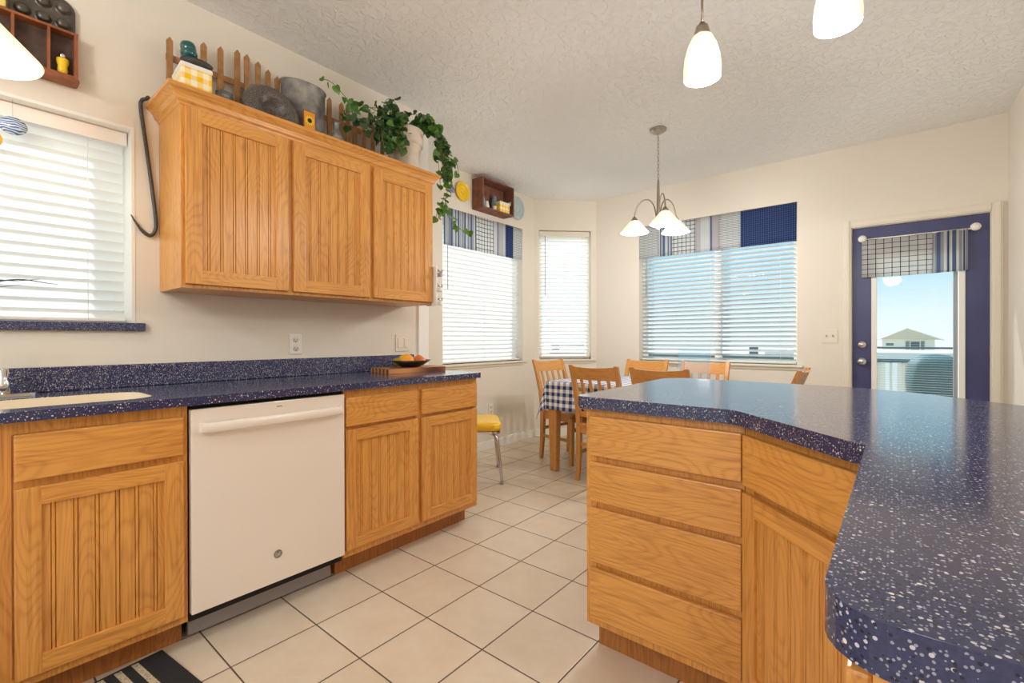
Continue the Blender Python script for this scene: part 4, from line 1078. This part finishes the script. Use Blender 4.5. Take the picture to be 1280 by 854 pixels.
bmesh.ops.recalc_face_normals(t, faces=t.faces[:]); b = B(); b._merge(t); b.done('roof', ROOFM, hs)
for (x0, z0), (x1, z1) in (((hx_(1.9), hz(1.0)), (hx_(3.462), hz(1.76))), ((hx_(3.462), hz(1.76)), (hx_(5.25), hz(.95)))):
    b = B(); b.tube([(x0, -.35, z0), (x1, -.35, z1)], .09, seg=4); b.done('fascia', WHITE, hs)
B().box(hx_(3.62), hx_(4.06), -.08, .02, hz(.25), hz(.87)).done('window', GLASSD, hs)
for x0, x1 in ((3.36, 3.56), (4.12, 4.3)): B().box(hx_(x0), hx_(x1), -.08, .02, hz(.25), hz(.9)).done('shutter', SHUT, hs)
B().box(hx_(2.35), hx_(2.75), -.06, .02, hz(.6), hz(.75)).done('window', GLASSD, hs)

# ------------------------------------------------------------------ lights
def area(name, loc, rot, sx, sy, power, col):
    l = bpy.data.lights.new(name, 'AREA'); l.shape = 'RECTANGLE'; l.size = sx; l.size_y = sy; l.energy = power; l.color = col
    o = bpy.data.objects.new(name, l); COL.objects.link(o); o.location = loc; o.rotation_euler = rot; return o
def point(name, loc, power, col, rad=.03):
    l = bpy.data.lights.new(name, 'POINT'); l.energy = power; l.color = col; l.shadow_soft_size = rad
    o = bpy.data.objects.new(name, l); COL.objects.link(o); o.location = loc; return o
# two unseen globe lights added behind the viewer to brighten room and ceiling
for gx_, gy_, gp, gl_ in ((1.35, -1.35, 38, 'added globe fill light, unseen behind the viewer over the kitchen aisle'), (2.6, -2.4, 50, 'added globe fill light, unseen near the open end of the kitchen')):
    fx = thing('fill_light', gl_, 'light', (gx_, gy_, H), 0, 'added globe fill lights')
    B().lathe([(0, 0), (.09, 0), (.09, -.03), (.03, -.05), (0, -.05)]).done('canopy', NICKEL, fx)
    B().cyl((0, 0, -.04), (0, 0, -.2), .008).done('rod', NICKEL, fx)
    B().lathe([(0, -.19), (.06, -.195), (.11, -.22), (.06, -.235), (0, -.24)]).done('lamp_shade', WHITE, fx)
    point('fill_bulb', (gx_, gy_, H-.42), gp, (1, .97, .95), .14)
WARM = (1, .88, .70)
for x, y, z in PEND: point('pendant_bulb', (x, y, z-.04), 9.0, (1, .94, .86), .04)
point('sink_bulb', (.40, -.062, 1.97), 2.5, WARM, .05)
for da in (15, -105, 135):
    a = R(base_ang+da); point('chandelier_bulb', (cx+.185*math.cos(a), cy+.185*math.sin(a), 1.90), 19.0, (1, .97, .93), .04)
sun = bpy.data.lights.new('sun', 'SUN'); sun.energy = 6.3; sun.angle = R(2); sun.color = (1, .97, .92)
so = bpy.data.objects.new('sun', sun); COL.objects.link(so)
so.rotation_euler = Vector((1.0, -.9, -1.25)).to_track_quat('-Z', 'Y').to_euler()

w = bpy.data.worlds.new('sky'); SC.world = w; w.use_nodes = True; nt = w.node_tree; nt.nodes.clear()
o = nt.nodes.new('ShaderNodeOutputWorld'); bg = nt.nodes.new('ShaderNodeBackground'); cr = nt.nodes.new('ShaderNodeValToRGB')
tc = nt.nodes.new('ShaderNodeTexCoord'); sp = nt.nodes.new('ShaderNodeSeparateXYZ')
nt.links.new(tc.outputs['Generated'], sp.inputs[0]); nt.links.new(sp.outputs[2], cr.inputs[0]); nt.links.new(cr.outputs[0], bg.inputs[0]); nt.links.new(bg.outputs[0], o.inputs[0])
e = cr.color_ramp.elements; e[0].position = 0; e[0].color = (.93, .95, .95, 1); e[1].position = .14; e[1].color = (.42, .74, .88, 1)
e2 = cr.color_ramp.elements.new(.04); e2.color = (.86, .95, 1, 1); e3 = cr.color_ramp.elements.new(1.0); e3.color = (.55, .72, .92, 1)
bg.inputs[1].default_value = 1.15

# ------------------------------------------------------------------ camera
cam = bpy.data.cameras.new('camera'); co = bpy.data.objects.new('camera', cam); COL.objects.link(co); SC.camera = co
cam.sensor_fit = 'HORIZONTAL'; cam.sensor_width = 36; cam.lens = 576.97/1280*36; cam.clip_start = .02; cam.clip_end = 500
cam.shift_x = -(644.2-640)/1280; cam.shift_y = (424.84-427)/1280
yaw, pit, rol = R(39.1305), R(-.1631), R(-.1081)
fw = Vector((-math.sin(yaw)*math.cos(pit), math.cos(yaw)*math.cos(pit), math.sin(pit)))
rt = Vector((math.cos(yaw), math.sin(yaw), 0)); up = rt.cross(fw)
# image-plane roll
r2 = rt*math.cos(rol)+up*math.sin(rol)*-1*-1; r2 = rt*math.cos(rol)+up*math.sin(rol); u2 = -rt*math.sin(rol)+up*math.cos(rol)
Mx = Matrix((( r2.x, u2.x, -fw.x), (r2.y, u2.y, -fw.y), (r2.z, u2.z, -fw.z))).to_4x4(); Mx.translation = (2.5826, -.109, 1.121)
co.matrix_world = Mx

SC.view_settings.view_transform = 'Standard'; SC.view_settings.look = 'None'; SC.view_settings.gamma = 1; SC.view_settings.exposure = 0.0
SC.view_settings.use_curve_mapping = False
SC.cycles.max_bounces = 10; SC.cycles.diffuse_bounces = 6; SC.cycles.transparent_max_bounces = 16
SC.cycles.caustics_reflective = False; SC.cycles.caustics_refractive = False; SC.cycles.sample_clamp_indirect = 6
SC.cycles.use_denoising = True
